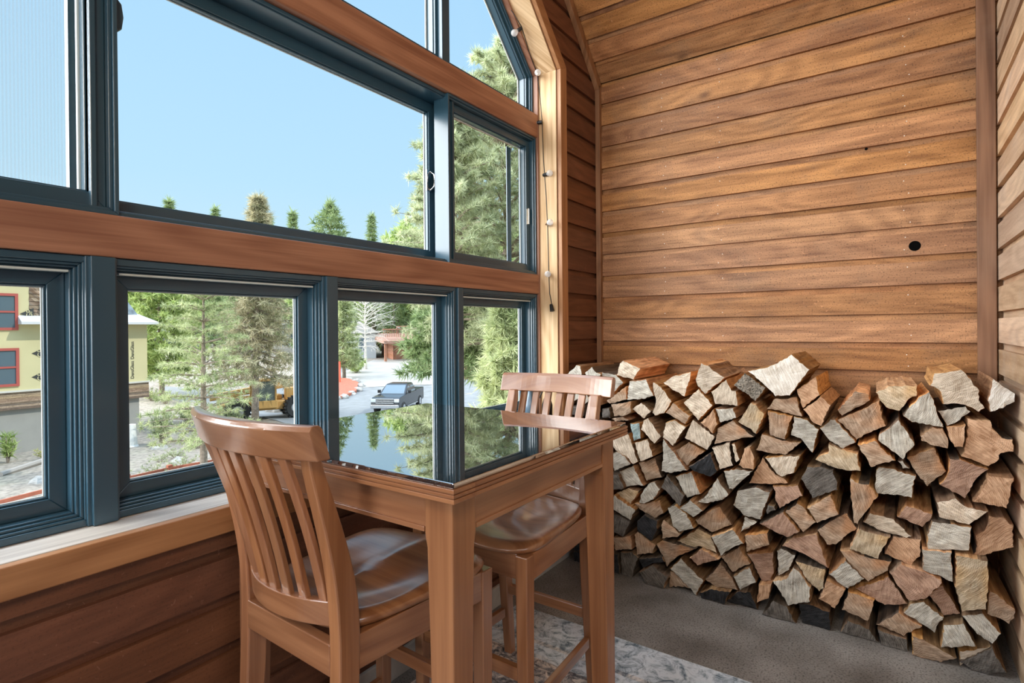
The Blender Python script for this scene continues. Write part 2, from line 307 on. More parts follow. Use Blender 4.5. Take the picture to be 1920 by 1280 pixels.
# trims
tn=[0]
def trim(bm,m=None,bevel=.002):
    tn[0]+=1; return bm.obj('trim_%d'%tn[0],m or M['trim'],kind='structure',bevel=bevel)
b=MB(); b.box(X0+.0,YB-.028,0,X0+.028,YB,KZ-.02); trim(b)
b=MB(); b.box(.268,YB-.022,.0,.3265,YB+.002,KZ+.02,ax=2); trim(b)
b=MB(); a=.03
b.hexa([(X0,YB-.03,KZ-.045),(X0+.028,YB-.03,KZ-.045),(X0+.028,YB,KZ-.012),(X0,YB,KZ-.012),(X0,YC-.03,KZ+YB-YC-.045),(X0+.028,YC-.03,KZ+YB-YC-.045),(X0+.028,YC,KZ+YB-YC-.012),(X0,YC,KZ+YB-YC-.012)],ax=2); trim(b)
b=MB(); b.hexa([(.268,YB-.03,KZ-.03),(.3265,YB-.03,KZ-.03),(.3265,YB,KZ),(.268,YB,KZ),(.268,YC,KZ+YB-YC-.06),(.3265,YC,KZ+YB-YC-.06),(.3265,YC,KZ+YB-YC),(.268,YC,KZ+YB-YC)],ax=2); trim(b)
# casing round the arch (front face on the wall plane) : offset rings of the arched outline
def arch(e,z0=.735):      # outline grown outwards by e
    k=e*.4142
    return [(YL-e,z0),(YR+e,z0),(YR+e,AZ+k),(YC,AZ+(YR-YC)+e*1.4142),(YL-e,AZ+k)]
def band(b,A,B,x0,x1,segs,m=0):
    for i in segs:
        j=(i+1)%len(A)
        p=[(x0,*A[i]),(x0,*B[i]),(x0,*B[j]),(x0,*A[j]),(x1,*A[i]),(x1,*B[i]),(x1,*B[j]),(x1,*A[j])]
        b.hexa(p,m,2 if i in (1,4) else 1)
b=MB(); band(b,arch(.018),arch(.079),X0,X0+.020,(1,2,3,4)); trim(b,M['casing'])
b=MB(); band(b,arch(.012),arch(.020),X0-.16,X0-.006,(1,2,3,4)); trim(b,M['jamb'],.001)
b=MB(); band(b,arch(-.0),arch(.0121),X0-.20,X0-.108,(1,2,3,4)); trim(b,M['beam'],.001)
b=MB(); band(b,arch(.020),arch(.034),X0-.004,X0+.006,(1,2,3,4)); trim(b,M['casing'],.001)
# sill board, apron, outer filler
b=MB(); b.box(X0-.20,YL-.05,.70,X0-.012,YR+.03,.735,ax=1); trim(b,M['sill'])
b=MB(); b.box(X0-.012,YL-.08,.70,X0-.002,YR+.08,.728,ax=1); trim(b,M['trim'])
b=MB(); b.box(X0-.002,YL-.09,.672,X0+.022,YR+.09,.737,ax=1); trim(b,M['casing'],.003)
# timber rails
for z0,z1 in ((1.358,1.459),(2.169,2.287)):
    b=MB(); b.box(X0-.30,YL,z0,X0-.110,YR+.012,z1,ax=1); trim(b,M['beam'],.004)
# pale nail heads in the back wall boards
b=MB(); RN=random.Random(2)
for k in range(7,21):
    zc_=ZB+k*P
    for x in (-1.02,-.73,.04):
        for dz in (.025,.075):
            if RN.random()<.75 and zc_+dz<KZ-.02: xx=x+RN.uniform(-.012,.012); zz=zc_+dz+RN.uniform(-.006,.006); b.lathe([(.0001,-.0016),(.0022,-.0012),(.0024,0)],(xx,YB,zz),6,0,'y')
trim(b,plain('pale_nail_heads',(.80,.78,.72),.6),0)
# knot holes in the back wall
for (x,z,r) in ((.066,1.517,.019),(-.105,1.961,.0055)):
    b=MB(); b.lathe([(r*1.12,-.0005),(r*1.12,-.0012),(r,-.0014),(r*.2,-.0012),(0.0001,-.0012)],(x,YB,z),24,0,'y'); trim(b,plain('hole_black',(.004,.004,.004),1,spec=0),0)
# ---------------------------------------------------------------- windows
def inset(poly,d):
    n=len(poly); out=[]
    for i in range(n):
        p0,p1,p2=[Vector(poly[k%n]) for k in (i-1,i,i+1)]
        a=(p1-p0).normalized(); c=(p2-p1).normalized(); na=Vector((-a.y,a.x)); nc=Vector((-c.y,c.x))
        q=(na+nc); q/= (1+na.dot(nc)); out.append(tuple(p1+q*d))
    return out
def ring(b,poly,d0,d1,x0,x1,m=0):
    A=inset(poly,d0) if d0 else poly; B=inset(poly,d1); band(b,A,B,x0,x1,range(len(poly)),m)
def rect(y0,y1,z0,z1): return [(y0,z0),(y1,z0),(y1,z1),(y0,z1)]
def slab(b,poly,x0,x1,m=0):
    n=len(poly); vs=[(x0,*p) for p in poly]+[(x1,*p) for p in poly]
    fs=[tuple(range(n)),tuple(reversed(range(n,2*n)))]+[(i,i+n,(i+1)%n+n,(i+1)%n) for i in range(n)]
    b.add(vs,fs,m,1)
wn_=[0]
def window(poly,prof,gx,gd,sash=None,extra=None):
    wn_[0]+=1; r=empty('window_%d'%wn_[0],(-1.56,poly[0][0],poly[0][1]),kind='structure')
    def part(bm,name,mm,**k):
        o=bm.obj(name,mm,**k); o.parent=r; o.matrix_parent_inverse=r.matrix_world.inverted() if False else Matrix.Translation(-r.location); return o
    b=MB()
    for (d0,d1,x0,x1) in prof: ring(b,poly,d0,d1,x0,x1)
    part(b,'window_frame',M['frame'],bevel=.0015)
    if sash:
        b=MB()
        for (d0,d1,x0,x1) in sash: ring(b,poly,d0,d1,x0,x1)
        part(b,'sash',M['frame'],bevel=.0015)
    b=MB(); ring(b,poly,gd-.006,gd+.003,gx-.012,gx-.008); part(b,'glazing_bead',M['pale'])
    b=MB(); slab(b,inset(poly,gd),gx-.016,gx-.012); part(b,'pane',M['glass'])
    return r,part
XO=X0-.20
prof=[(0,.016,XO,-1.530),(.016,.022,XO,-1.536),(.022,.028,XO,-1.545),(.028,.033,XO,-1.556)]
sash=[(.033,.066,XO+.01,-1.585),(.066,.071,XO+.01,-1.592)]
ZL0,ZL1=.736,1.357
for (y0,y1) in ((YL,.492),(.520,1.135),(1.155,1.785),(1.812,YR)):
    r,part=window(rect(y0,y1,ZL0,ZL1),prof,-1.592,.070,sash)
    b=MB(); b.box(-1.572,y0+.036,ZL1-.0375,-1.548,y1-.036,ZL1-.033); part(b,'head_highlight',M['pale'])  # pale strip stands in for the highlight on the head ledge
pn=[0]
for (y0,y1,x1) in ((.487,.537,-1.512),(1.128,1.172,-1.516),(1.788,1.822,-1.520)):
    b=MB(); b.box(XO,y0,.736,x1,y1,1.357,ax=2); b.box(XO,y0-.008,.736,x1-.010,y1+.006,1.357,ax=2); trim(b,M['frame'],.002)
# slider: frame, two opening sashes, deep fixed centre pane
uz0,uz1=1.460,2.168
r,part=window(rect(.50,1.800,uz0,uz1),[(0,.012,XO-.09,-1.545),(.012,.016,XO-.09,-1.552)],-1.655,.060,[(.016,.056,XO-.05,-1.640),(.056,.061,XO-.05,-1.646)])
SP=[(0,.010,XO,-1.530),(.010,.018,XO,-1.538)]
r,part=window(rect(1.745,YR,uz0,uz1),SP,-1.585,.056,[(.018,.050,-1.605,-1.560),(.050,.055,-1.605,-1.568)])
b=MB(); b.box(-1.560,2.392,1.72,-1.553,2.397,1.80); part(b,'latch',M['chrome'])
b=MB(); b.box(-1.640,1.722,1.770,-1.632,1.745,1.860); b.tube([(-1.632,1.742,1.775),(-1.612,1.746,1.79),(-1.612,1.746,1.84),(-1.632,1.742,1.855)],.004,8); part(b,'handle',M['chrome'],bevel=.001)
b=MB(); b.box(-1.63,2.30,1.515,-1.625,2.335,2.11); part(b,'screen_frame',M['frame'])
r,part=window(rect(YL,.552,uz0,uz1),SP,-1.585,.058,[(.018,.052,-1.605,-1.558),(.052,.057,-1.605,-1.568)])
b=MB(); b.add([(-1.612,YL+.05,uz0+.05),(-1.612,.50,uz0+.05),(-1.612,.50,uz1-.05),(-1.612,YL+.05,uz1-.05)],[(0,1,2,3)],0,1); part(b,'insect_screen',M['screen'])
b=MB(); b.box(-1.63,.478,1.515,-1.608,.492,2.11); part(b,'screen_frame',M['frame'])
b=MB(); zc=1.955
pr_=[(.545,zc-.045),(.560,zc-.043),(.572,zc-.03),(.576,zc),(.572,zc+.03),(.560,zc+.043),(.545,zc+.045)]
slab(b,pr_,-1.575,-1.556); part(b,'handle',M['frame'],bevel=.004)
# arched top lights
z0=2.288
tp=[(0,.012,XO,-1.545),(.012,.020,XO,-1.552),(.020,.036,XO,-1.565)]; ts=None
def topz(y): return AZ+(YR-y) if y>YC else AZ+(y-YL)
window([(1.745,z0),(YR,z0),(YR,AZ),(1.745,topz(1.745))],tp,-1.60,.045,[(.036,.040,XO,-1.575)])
window([(.555,z0),(1.745,z0),(1.745,topz(1.745)),(YC,topz(YC)),(.555,topz(.555))],tp,-1.60,.045,[(.036,.040,XO,-1.575)])
window([(YL,z0),(.555,z0),(.555,topz(.555)),(YL,AZ)],tp,-1.60,.045,[(.036,.040,XO,-1.575)])
b=MB(); b.box(XO,1.722,z0,-1.538,1.768,topz(1.745)-.02,ax=2); trim(b,M['frame'],.002)
b=MB(); b.box(XO,.532,z0,-1.538,.578,topz(.555)-.02,ax=2); trim(b,M['frame'],.002)
# ---------------------------------------------------------------- rug
def rug_mat():
    m,t,p=mat('faded_grey_blue_rug'); L=t.links.new; tc=N(t,'ShaderNodeTexCoord'); 
    n=N(t,'ShaderNodeTexNoise'); n.inputs['Scale'].default_value=22; n.inputs['Detail'].default_value=8; n.inputs['Roughness'].default_value=.75; n.inputs['Distortion'].default_value=1.2; L(tc.outputs['Object'],n.inputs[0])
    v=N(t,'ShaderNodeTexVoronoi',feature='DISTANCE_TO_EDGE'); v.inputs['Scale'].default_value=17; 
    mx0=N(t,'ShaderNodeMix',data_type='RGBA'); mx0.inputs[0].default_value=.06; L(tc.outputs['Object'],mx0.inputs[6]); L(n.outputs['Color'],mx0.inputs[7]); L(mx0.outputs[2],v.inputs[0])
    r=N(t,'ShaderNodeValToRGB'); ramp(r,[(.36,(.05,.07,.10)),(.45,(.22,.25,.30)),(.52,(.52,.55,.58)),(.62,(.85,.86,.86))]); L(n.outputs[0],r.inputs[0])
    vr=N(t,'ShaderNodeValToRGB'); ramp(vr,[(.0,(.20,.20,.24)),(.035,(.40,.38,.38)),(.07,(1,1,1))]); L(v.outputs[0],vr.inputs[0])
    # border: plain pale band near the edge, then dark line, then patterned field
    sep=N(t,'ShaderNodeSeparateXYZ'); L(tc.outputs['Object'],sep.inputs[0])
    br=N(t,'ShaderNodeMapRange'); br.inputs[1].default_value=-2.8; br.inputs[2].default_value=0; L(sep.outputs[1],br.inputs[0])
    bc=N(t,'ShaderNodeValToRGB'); bc.color_ramp.interpolation='CONSTANT'; ramp(bc,[(0,(1,1,1)),(.895,(.25,.25,.25)),(.903,(.0,.0,.0)),(.925,(.5,.5,.5)),(.93,(0,0,0))]); L(br.outputs[0],bc.inputs[0])
    pale=N(t,'ShaderNodeValToRGB'); ramp(pale,[(.36,(.10,.15,.21)),(.46,(.40,.50,.60)),(.56,(.70,.80,.90))]); L(n.outputs[0],pale.inputs[0])
    m1=N(t,'ShaderNodeMix',data_type='RGBA',blend_type='MULTIPLY'); m1.inputs[0].default_value=.8; L(r.outputs[0],m1.inputs[6]); L(vr.outputs[0],m1.inputs[7])
    wm=N(t,'ShaderNodeMix',data_type='RGBA',blend_type='MULTIPLY'); wm.inputs[0].default_value=1; L(m1.outputs[2],wm.inputs[6]); wm.inputs[7].default_value=(1.0,.88,.80,1)
    m2=N(t,'ShaderNodeMix',data_type='RGBA'); L(bc.outputs[0],m2.inputs[0]); L(pale.outputs[0],m2.inputs[6]); L(wm.outputs[2],m2.inputs[7])
    L(m2.outputs[2],p.inputs['Base Color']); p.inputs['Roughness'].default_value=.9
    b=N(t,'ShaderNodeBump'); b.inputs['Strength'].default_value=.5; b.inputs['Distance'].default_value=.003; L(n.outputs[0],b.inputs['Height']); L(b.outputs[0],p.inputs['Normal']); return m
b=MB(); b.box(-1.33,-.9,0.0005,1.15,1.935,.010); b.obj('area_rug',rug_mat(),loc=(-.1,1.935,0),label='faded grey-blue patterned rug on the concrete floor under the table',cat='rug',bevel=.003)
# ---------------------------------------------------------------- table
tb=empty('counter_height_table',(-1.01,1.088,0),'square counter-height wooden table with a glossy black top beside the windows','table')
def child(bm,name,m,par,**k):
    o=bm.obj(name,m,**k); o.parent=par; o.matrix_parent_inverse=Matrix.Identity(4)
    return o
def tl(bm,name,m,**k):   # world coords -> child of the table
    for i,v in enumerate(bm.v): bm.v[i]=(v[0]+1.01,v[1]-1.088,v[2])
    return child(bm,name,m,tb,**k)
TX0,TX1,TY0,TY1=-1.397,-.623,.716,1.462
def black_top():
    m,t,p=mat('black_speckled_glass'); L=t.links.new; tc=N(t,'ShaderNodeTexCoord'); n=N(t,'ShaderNodeTexNoise'); n.inputs['Scale'].default_value=420; n.inputs['Detail'].default_value=1; L(tc.outputs['Object'],n.inputs[0])
    r=N(t,'ShaderNodeValToRGB'); ramp(r,[(.62,(.008,.010,.013)),(.74,(.30,.36,.40))]); L(n.outputs[0],r.inputs[0]); L(r.outputs[0],p.inputs['Base Color'])
    p.inputs['Roughness'].default_value=.015; p.inputs['IOR'].default_value=3.6; p.inputs['Coat Weight'].default_value=1; p.inputs['Coat Roughness'].default_value=.0; p.inputs['Coat IOR'].default_value=3.8; return m
M['top']=black_top()
b=MB(); b.box(TX0+.004,TY0+.004,.905,TX1-.004,TY1-.004,.915); tl(b,'glass_top',M['top'],bevel=.002)
b=MB()
for (z0,z1,e) in ((.898,.905,0),(.896,.898,.002),(.890,.896,.0),(.888,.890,.002),(.880,.888,.0)):
    e2=.06
    b.box(TX0+e,TY0+e,z0,TX1-e,TY0+e2,z1,ax=0); b.box(TX0+e,TY1-e2,z0,TX1-e,TY1-e,z1,ax=0); b.box(TX0+e,TY0+e2,z0,TX0+e2,TY1-e2,z1,ax=1); b.box(TX1-e2,TY0+e2,z0,TX1-e,TY1-e2,z1,ax=1)
b.box(TX0+.05,TY0+.05,.880,TX1-.05,TY1-.05,.9045); tl(b,'table_edge',M['table'],bevel=.002)
ix,iy=.030,.030
for nm,bx in (('apron',(TX0+.07,TY0+iy+.004,.805,TX1-.07,TY0+iy+.024,.882)),('apron',(TX0+.07,TY1-iy-.024,.805,TX1-.07,TY1-iy-.004,.882)),('apron',(TX1-ix-.024,TY0+.07,.805,TX1-ix-.004,TY1-.07,.882)),('apron',(TX0+ix+.004,TY0+.07,.805,TX0+ix+.024,TY1-.07,.882))):
    b=MB(); b.box(*bx); x0,y0,z0,x1,y1,z1=bx
    if x1-x0>.1: b.box(x0+.03,y0-.004,z0,x1-.03,y1+.004,z0+.010)
    else: b.box(x0-.004,y0+.03,z0,x1+.004,y1-.03,z0+.010)
    tl(b,nm,M['table'],bevel=.0015)
for sx,cx in ((-1,TX1-ix),(1,TX0+ix)):
    for sy,cy in ((-1,TY1-iy),(1,TY0+iy)):
        b=MB(); rings=[]
        for z,wd in ((0,.044),(.30,.052),(.62,.058),(.778,.063),(.800,.068),(.882,.068)):
            rings.append([(cx,cy,z),(cx+sx*wd,cy,z),(cx+sx*wd,cy+sy*wd,z),(cx,cy+sy*wd,z)] if sx*sy>0 else [(cx,cy,z),(cx,cy+sy*wd,z),(cx+sx*wd,cy+sy*wd,z),(cx+sx*wd,cy,z)])
        b.loft(rings,0,2); tl(b,'leg',M['table'],bevel=.003)
# ---------------------------------------------------------------- chairs
def make_chair(label,loc,rz):
    r=empty('counter_chair',loc,label,'chair','wooden counter chairs at the table',rz=rz)
    m=M['chair']
    # seat
    def out(a):
        c,s=math.cos(a),math.sin(a); n=5.0
        k=(abs(c)**n+abs(s)**n)**(-1/n); x,y=c*k,s*k
        hw=.200+.022*y; return Vector((x*hw,y*.215+.012*(1-x*x)*(1 if y>0 else -.9)*abs(y)**2))
    R=[0,.12,.25,.38,.5,.62,.73,.83,.91,.96,.985,1.0]; na=72; top=[]; 
    def hz(x,y,q):
        h=.618-.017*math.exp(-((abs(x)-.085)/.075)**2-((y+.045)/.125)**2)-.006*math.exp(-(x/.2)**2-((y+.06)/.1)**2)+.004*math.exp(-(x/.035)**2-((y-.12)/.09)**2)
        if y>.10: h-=.30*(y-.10)**2*(1-math.exp(-(x/.05)**2))*2.2
        if y<-.17: h+=.0*(y)
        return h-.010*max(0,(q-.9)/.1)**2.2
    b=MB(); rings=[]
    for q in R[1:]:
        rings.append([Vector((*(out(2*PI*k/na)*q),hz(*(out(2*PI*k/na)*q),q))) for k in range(na)])
    low=[[Vector((*(out(2*PI*k/na)*q),z)) for k in range(na)] for q,z in ((1.0,.598),(.975,.588),(.93,.584))]
    b.loft(rings+low,0,0,cap=True)
    o=child(b,'seat',m,r,smooth=True)
    # rear legs rising into back posts
    path=[(0,-.245,.030,.030),(.20,-.226,.034,.034),(.42,-.212,.036,.046),(.56,-.206,.034,.048),(.63,-.207,.034,.050),(.70,-.214,.034,.047),(.80,-.238,.033,.040),(.90,-.267,.032,.032),(.965,-.288,.031,.024)]
    import bisect
    def py(z):
        for (a,b_) in zip(path,path[1:]):
            if a[0]<=z<=b_[0]:
                f=(z-a[0])/(b_[0]-a[0]); return a[1]+(b_[1]-a[1])*f
        return path[-1][1]
    def smoothp(n=26):
        pts=[]
        for i in range(n+1):
            z=.957*i/n; s=0;wt=0
            for dz in (-.06,-.04,-.02,0,.02,.04,.06):
                zz=min(max(z+dz,0),.965); s+=py(zz) + (dz*0); wt+=1
            d=[a for a in path if a[0]<=z][-1]; j=path.index(d); e=path[min(j+1,len(path)-1)]; f=0 if e is d else (z-d[0])/(e[0]-d[0])
            pts.append((z,s/wt,d[2]+(e[2]-d[2])*f,d[3]+(e[3]-d[3])*f))
        return pts
    sp=smoothp()
    for s in (-1,1):
        b=MB(); rings=[]
        for z,y,wx,wy in sp:
            x=s*.167; rings.append([(x-wx/2,y-wy/2,z),(x+wx/2,y-wy/2,z),(x+wx/2,y+wy/2,z),(x-wx/2,y+wy/2,z)])
        b.loft(rings,0,2); child(b,'leg',m,r,bevel=.004,ang=50)
        b=MB(); x=s*.187; rings=[]
        for z,wd in ((0,.028),(.3,.034),(.586,.038)):
            rings.append([(x-wd/2,.185-wd/2,z),(x+wd/2,.185-wd/2,z),(x+wd/2,.185+wd/2,z),(x-wd/2,.185+wd/2,z)])
        b.loft(rings,0,2); child(b,'leg',m,r,bevel=.003)
    def curved(b,hw,y0,bow,z0,z1,th,lean=0,n=20,round_top=False):
        rings=[]
        for i in range(n+1):
            x=-hw+2*hw*i/n; y=y0-bow*(1-(x/hw)**2)
            if round_top: ringz=[(y-th/2,z0),(y+th/2,z0),(y+th/2-lean,z1-.008),(y+th*.25-lean,z1),(y-th*.25-lean,z1),(y-th/2-lean,z1-.010)]
            else: ringz=[(y-th/2,z0),(y+th/2,z0),(y+th/2-lean,z1),(y-th/2-lean,z1)]
            rings.append([(x,a,c) for a,c in ringz])
        b.loft(rings,0,0)
    b=MB(); curved(b,.224,-.288,.046,.951,1.016,.028,.016,24,True); child(b,'top_rail',m,r,bevel=.003,ang=50)
    b=MB(); curved(b,.156,-.208,.042,.606,.656,.022,.004); child(b,'lower_back_rail',m,r,bevel=.002,ang=50)
    for i in range(7):
        u=(i-3)/3.0; xb,xt=u*.128,u*.142; rings=[]; b=MB()
        for j in range(13):
            f=j/12; z=.650+(.953-.650)*f; x=xb+(xt-xb)*f
            yb=-.209-.042*(1-(xb/.156)**2); yt=-.290-.046*(1-(xt/.224)**2)
            y=yb+(yt-yb)*f+.006*math.sin(PI*f); wx=.026
            rings.append([(x-wx/2,y-.006,z),(x+wx/2,y-.006,z),(x+wx/2,y+.006,z),(x-wx/2,y+.006,z)])
        b.loft(rings,0,2); child(b,'slat',m,r,bevel=.002,ang=50)
    b=MB(); b.box(-.17,.177,.520,.17,.197,.586); child(b,'seat_rail',m,r,bevel=.002)
    b=MB(); b.box(-.152,-.232,.513,.152,-.208,.575); child(b,'seat_rail',m,r,bevel=.002)
    for s in (-1,1):
        b=MB(); b.hexa([(s*.160,-.19,.515),(s*.180,-.19,.515),(s*.202,.175,.515),(s*.182,.175,.515),(s*.160,-.19,.584),(s*.180,-.19,.584),(s*.202,.175,.586),(s*.182,.175,.586)],0,1); child(b,'seat_rail',m,r,bevel=.002)
        b=MB(); b.hexa([(s*.158,-.205,.150),(s*.176,-.205,.150),(s*.194,.175,.150),(s*.176,.175,.150),(s*.158,-.205,.182),(s*.176,-.205,.182),(s*.194,.175,.182),(s*.176,.175,.182)],0,1); child(b,'stretcher',m,r,bevel=.002)
    b=MB(); b.box(-.17,.176,.250,.17,.196,.285); child(b,'footrest',m,r,bevel=.002)
    b=MB(); b.box(-.155,-.238,.230,.155,-.220,.262); child(b,'stretcher',m,r,bevel=.002)
    return r
make_chair('wooden slat-back counter chair in front of the table with its back to us',(-1.043,.902,.0),-.030)
make_chair('wooden slat-back counter chair tucked in between the table and the log stack',(-.993,1.392,.0),PI)
# ---------------------------------------------------------------- string of bulbs down the window jamb
JY=2.4415
st=empty('string_lights',(-1.45,JY,1.283),'string of clear round bulbs on a black wire down the window jamb','string lights')
Ti=Matrix.Translation((1.45,-JY,-1.283))
def sl(bm,name,m,**k):
    o=bm.obj(name,m,**k); o.parent=st; o.matrix_parent_inverse=Ti; return o
b=MB()
wp=[(-1.736,2.16,2.975),(-1.69,2.19,2.86),(-1.64,2.25,2.78),(-1.56,2.36,2.62),(-1.517,2.438,2.50),(-1.512,JY,2.40),(-1.498,JY,2.245),(-1.492,JY,2.05),(-1.478,JY,1.86),(-1.470,JY,1.69),(-1.467,JY,1.50),(-1.462,JY,1.36),(-1.448,JY,1.30)]
wp=[(-1.52,2.20,2.72),(-1.50,2.26,2.66),(-1.51,2.34,2.575),(-1.517,2.425,2.50)]+wp[5:]
b.tube(wp,.0022,6); sl(b,'wire',M['black'],smooth=True)
def bulb_glass():
    m,t,p=mat('clear_bulb_glass'); p.inputs['Base Color'].default_value=(.9,.93,.95,1); p.inputs['Roughness'].default_value=.05; p.inputs['Alpha'].default_value=.42; return m
M['bulb']=bulb_glass()
def bulb(c,d,sock):
    c=Vector(c); d=Vector(d).normalized()
    q=d.to_track_quat('Z','Y').to_matrix()
    b=MB(); b.lathe([(.0001,0),(.009,.0005),(.0095,.022),(.008,.026),(.0001,.0265)],(0,0,0),14)
    b.v=[tuple(c+q@Vector(v)) for v in b.v]; s_=sl(b,'socket',M['black' if sock else 'chrome'],smooth=False,bevel=.001)
    b=MB(); pr=[(.006,.024),(.008,.028)]+[(.0165*math.sin(a),.046-.0165*math.cos(a)) for a in [PI*k/10 for k in range(3,11)]]; pr[-1]=(.0003,.0625)
    b.lathe(pr,(0,0,0),16); b.v=[tuple(c+q@Vector(v)) for v in b.v]; sl(b,'bulb',M['bulb'],smooth=True)
bulb((-1.50,2.262,2.655),(-.6,-.5,-.55),1); bulb((-1.515,2.425,2.49),(.55,-.8,-.2),0)
bulb((-1.495,2.436,2.245),(-1,-.3,0),1); bulb((-1.490,2.436,1.97),(1,-.25,.03),1)
bulb((-1.473,2.436,1.715),(.8,-.6,.05),0); bulb((-1.470,2.436,1.465),(.5,-.8,-.2),0)
b=MB(); b.lathe([(.0001,0),(.008,.002),(.011,.03),(.012,.038),(.0001,.040)],(0,0,0),12); q=Vector((.25,-.1,-1)).to_track_quat('Z','Y').to_matrix(); b.v=[tuple(Vector((-1.45,2.434,1.305))+q@Vector(v)) for v in b.v]; sl(b,'empty_socket',M['black'])
b=MB(); b.box(-1.4525,2.4335,1.298,-1.4475,JY+.008,1.306); sl(b,'hook',M['chrome'])
# bottle and carafe on the sill behind the far chair
bt=plain('blue_grey_bottle',(.10,.16,.22),.25)
r=empty('bottle',(-1.495,2.30,.735),'blue-grey bottle with a black cap on the sill by the last window','bottle')
b=MB(); b.lathe([(.0001,0),(.032,.001),(.034,.05),(.030,.085),(.014,.115),(.0125,.14),(.0001,.141)],(0,0,0),18); child(b,'body',bt,r,smooth=True)
b=MB(); b.lathe([(.0001,.138),(.018,.139),(.018,.150),(.012,.154),(.0001,.155)],(0,0,0),16); child(b,'cap',M['black'],r,bevel=.001)
r=empty('spray_bottle',(-1.448,2.385,.735),'black trigger spray bottle in the corner of the sill','bottle')
b=MB(); b.lathe([(.0001,0),(.026,.001),(.027,.06),(.018,.09),(.010,.11),(.010,.13),(.0001,.131)],(0,0,0),18); child(b,'body',M['black'],r,smooth=True)
b=MB(); b.box(-.045,-.009,.128,.022,.009,.148); b.hexa([(-.03,-.005,.128),(-.024,-.005,.128),(-.024,.005,.128),(-.03,.005,.128),(-.048,-.005,.09),(-.042,-.005,.09),(-.042,.005,.09),(-.048,.005,.09)]); child(b,'trigger',M['black'],r,bevel=.002)
# ---------------------------------------------------------------- split logs
def end_mat(name,c0,c1,c2=None,spk=0):
    m,t,p=mat(name); L=t.links.new; uv=N(t,'ShaderNodeUVMap'); tc=N(t,'ShaderNodeTexCoord')
    n=N(t,'ShaderNodeTexNoise'); n.inputs['Scale'].default_value=14; n.inputs['Detail'].default_value=5; L(tc.outputs['Object'],n.inputs[0])
    mx=N(t,'ShaderNodeMix',data_type='RGBA'); mx.inputs[0].default_value=.012; L(uv.outputs[0],mx.inputs[6]); L(n.outputs['Color'],mx.inputs[7])
    wv=N(t,'ShaderNodeTexWave',wave_type='RINGS',rings_direction='SPHERICAL'); wv.inputs['Scale'].default_value=62; wv.inputs['Distortion'].default_value=3.5; wv.inputs['Detail'].default_value=2; L(mx.outputs[2],wv.inputs[0])
    f=N(t,'ShaderNodeTexNoise'); f.inputs['Scale'].default_value=130; f.inputs['Detail'].default_value=3; L(tc.outputs['Object'],f.inputs[0])
    sc=N(t,'ShaderNodeVectorMath',operation='MULTIPLY'); sc.inputs[1].default_value=(22,22,190); L(tc.outputs['Object'],sc.inputs[0])
    saw=N(t,'ShaderNodeTexNoise'); saw.inputs['Scale'].default_value=1; saw.inputs['Detail'].default_value=2
    rot=N(t,'ShaderNodeVectorRotate',rotation_type='AXIS_ANGLE'); rot.inputs['Axis'].default_value=(0,1,0); oi=N(t,'ShaderNodeObjectInfo'); am=N(t,'ShaderNodeMath',operation='MULTIPLY'); am.inputs[1].default_value=3.1; L(oi.outputs['Random'],am.inputs[0]); L(am.outputs[0],rot.inputs['Angle']); L(tc.outputs['Object'],rot.inputs['Vector']); L(rot.outputs[0],sc.inputs[0]); L(sc.outputs[0],saw.inputs[0])
    s1=N(t,'ShaderNodeMath',operation='MULTIPLY_ADD'); s1.inputs[1].default_value=.14; L(wv.outputs[1],s1.inputs[0]); L(n.outputs[0],s1.inputs[2])
    s2=N(t,'ShaderNodeMath',operation='MULTIPLY_ADD'); s2.inputs[1].default_value=.35; L(f.outputs[0],s2.inputs[0]); L(s1.outputs[0],s2.inputs[2])
    s3=N(t,'ShaderNodeMath',operation='MULTIPLY_ADD'); s3.inputs[1].default_value=.95; L(saw.outputs[0],s3.inputs[0]); L(s2.outputs[0],s3.inputs[2])
    r=N(t,'ShaderNodeValToRGB'); ramp(r,[(.72,c0),(1.0,c1)]); mr=N(t,'ShaderNodeMapRange'); mr.inputs[1].default_value=.85; mr.inputs[2].default_value=1.68; L(s3.outputs[0],mr.inputs[0]); L(mr.outputs[0],r.inputs[0]); 
    r.color_ramp.elements[0].position=.12; r.color_ramp.elements[1].position=.72
    out=r.outputs[0]
    if c2:
        n4=N(t,'ShaderNodeTexNoise'); n4.inputs['Scale'].default_value=7; n4.inputs['Detail'].default_value=1; L(tc.outputs['Object'],n4.inputs[0]); r4=N(t,'ShaderNodeValToRGB'); ramp(r4,[(.47,(0,0,0)),(.55,(1,1,1))]); L(n4.outputs[0],r4.inputs[0])
        m4=N(t,'ShaderNodeMix',data_type='RGBA'); L(r4.outputs[0],m4.inputs[0]); L(out,m4.inputs[6]); m5=N(t,'ShaderNodeMix',data_type='RGBA',blend_type='MULTIPLY'); m5.inputs[0].default_value=1; L(out,m5.inputs[6]); m5.inputs[7].default_value=(*c2,1); L(m5.outputs[2],m4.inputs[7]); out=m4.outputs[2]
    hs=N(t,'ShaderNodeHueSaturation'); L(out,hs.inputs['Color']); mv=N(t,'ShaderNodeMapRange'); mv.inputs[3].default_value=.84; mv.inputs[4].default_value=1.12; L(oi.outputs['Random'],mv.inputs[0]); L(mv.outputs[0],hs.inputs['Value'])
    L(hs.outputs[0],p.inputs['Base Color']); p.inputs['Roughness'].default_value=.85; p.inputs['Specular IOR Level'].default_value=.2
    b=N(t,'ShaderNodeBump'); b.inputs['Strength'].default_value=.7; b.inputs['Distance'].default_value=.004; L(s3.outputs[0],b.inputs['Height']); L(b.outputs[0],p.inputs['Normal']); return m
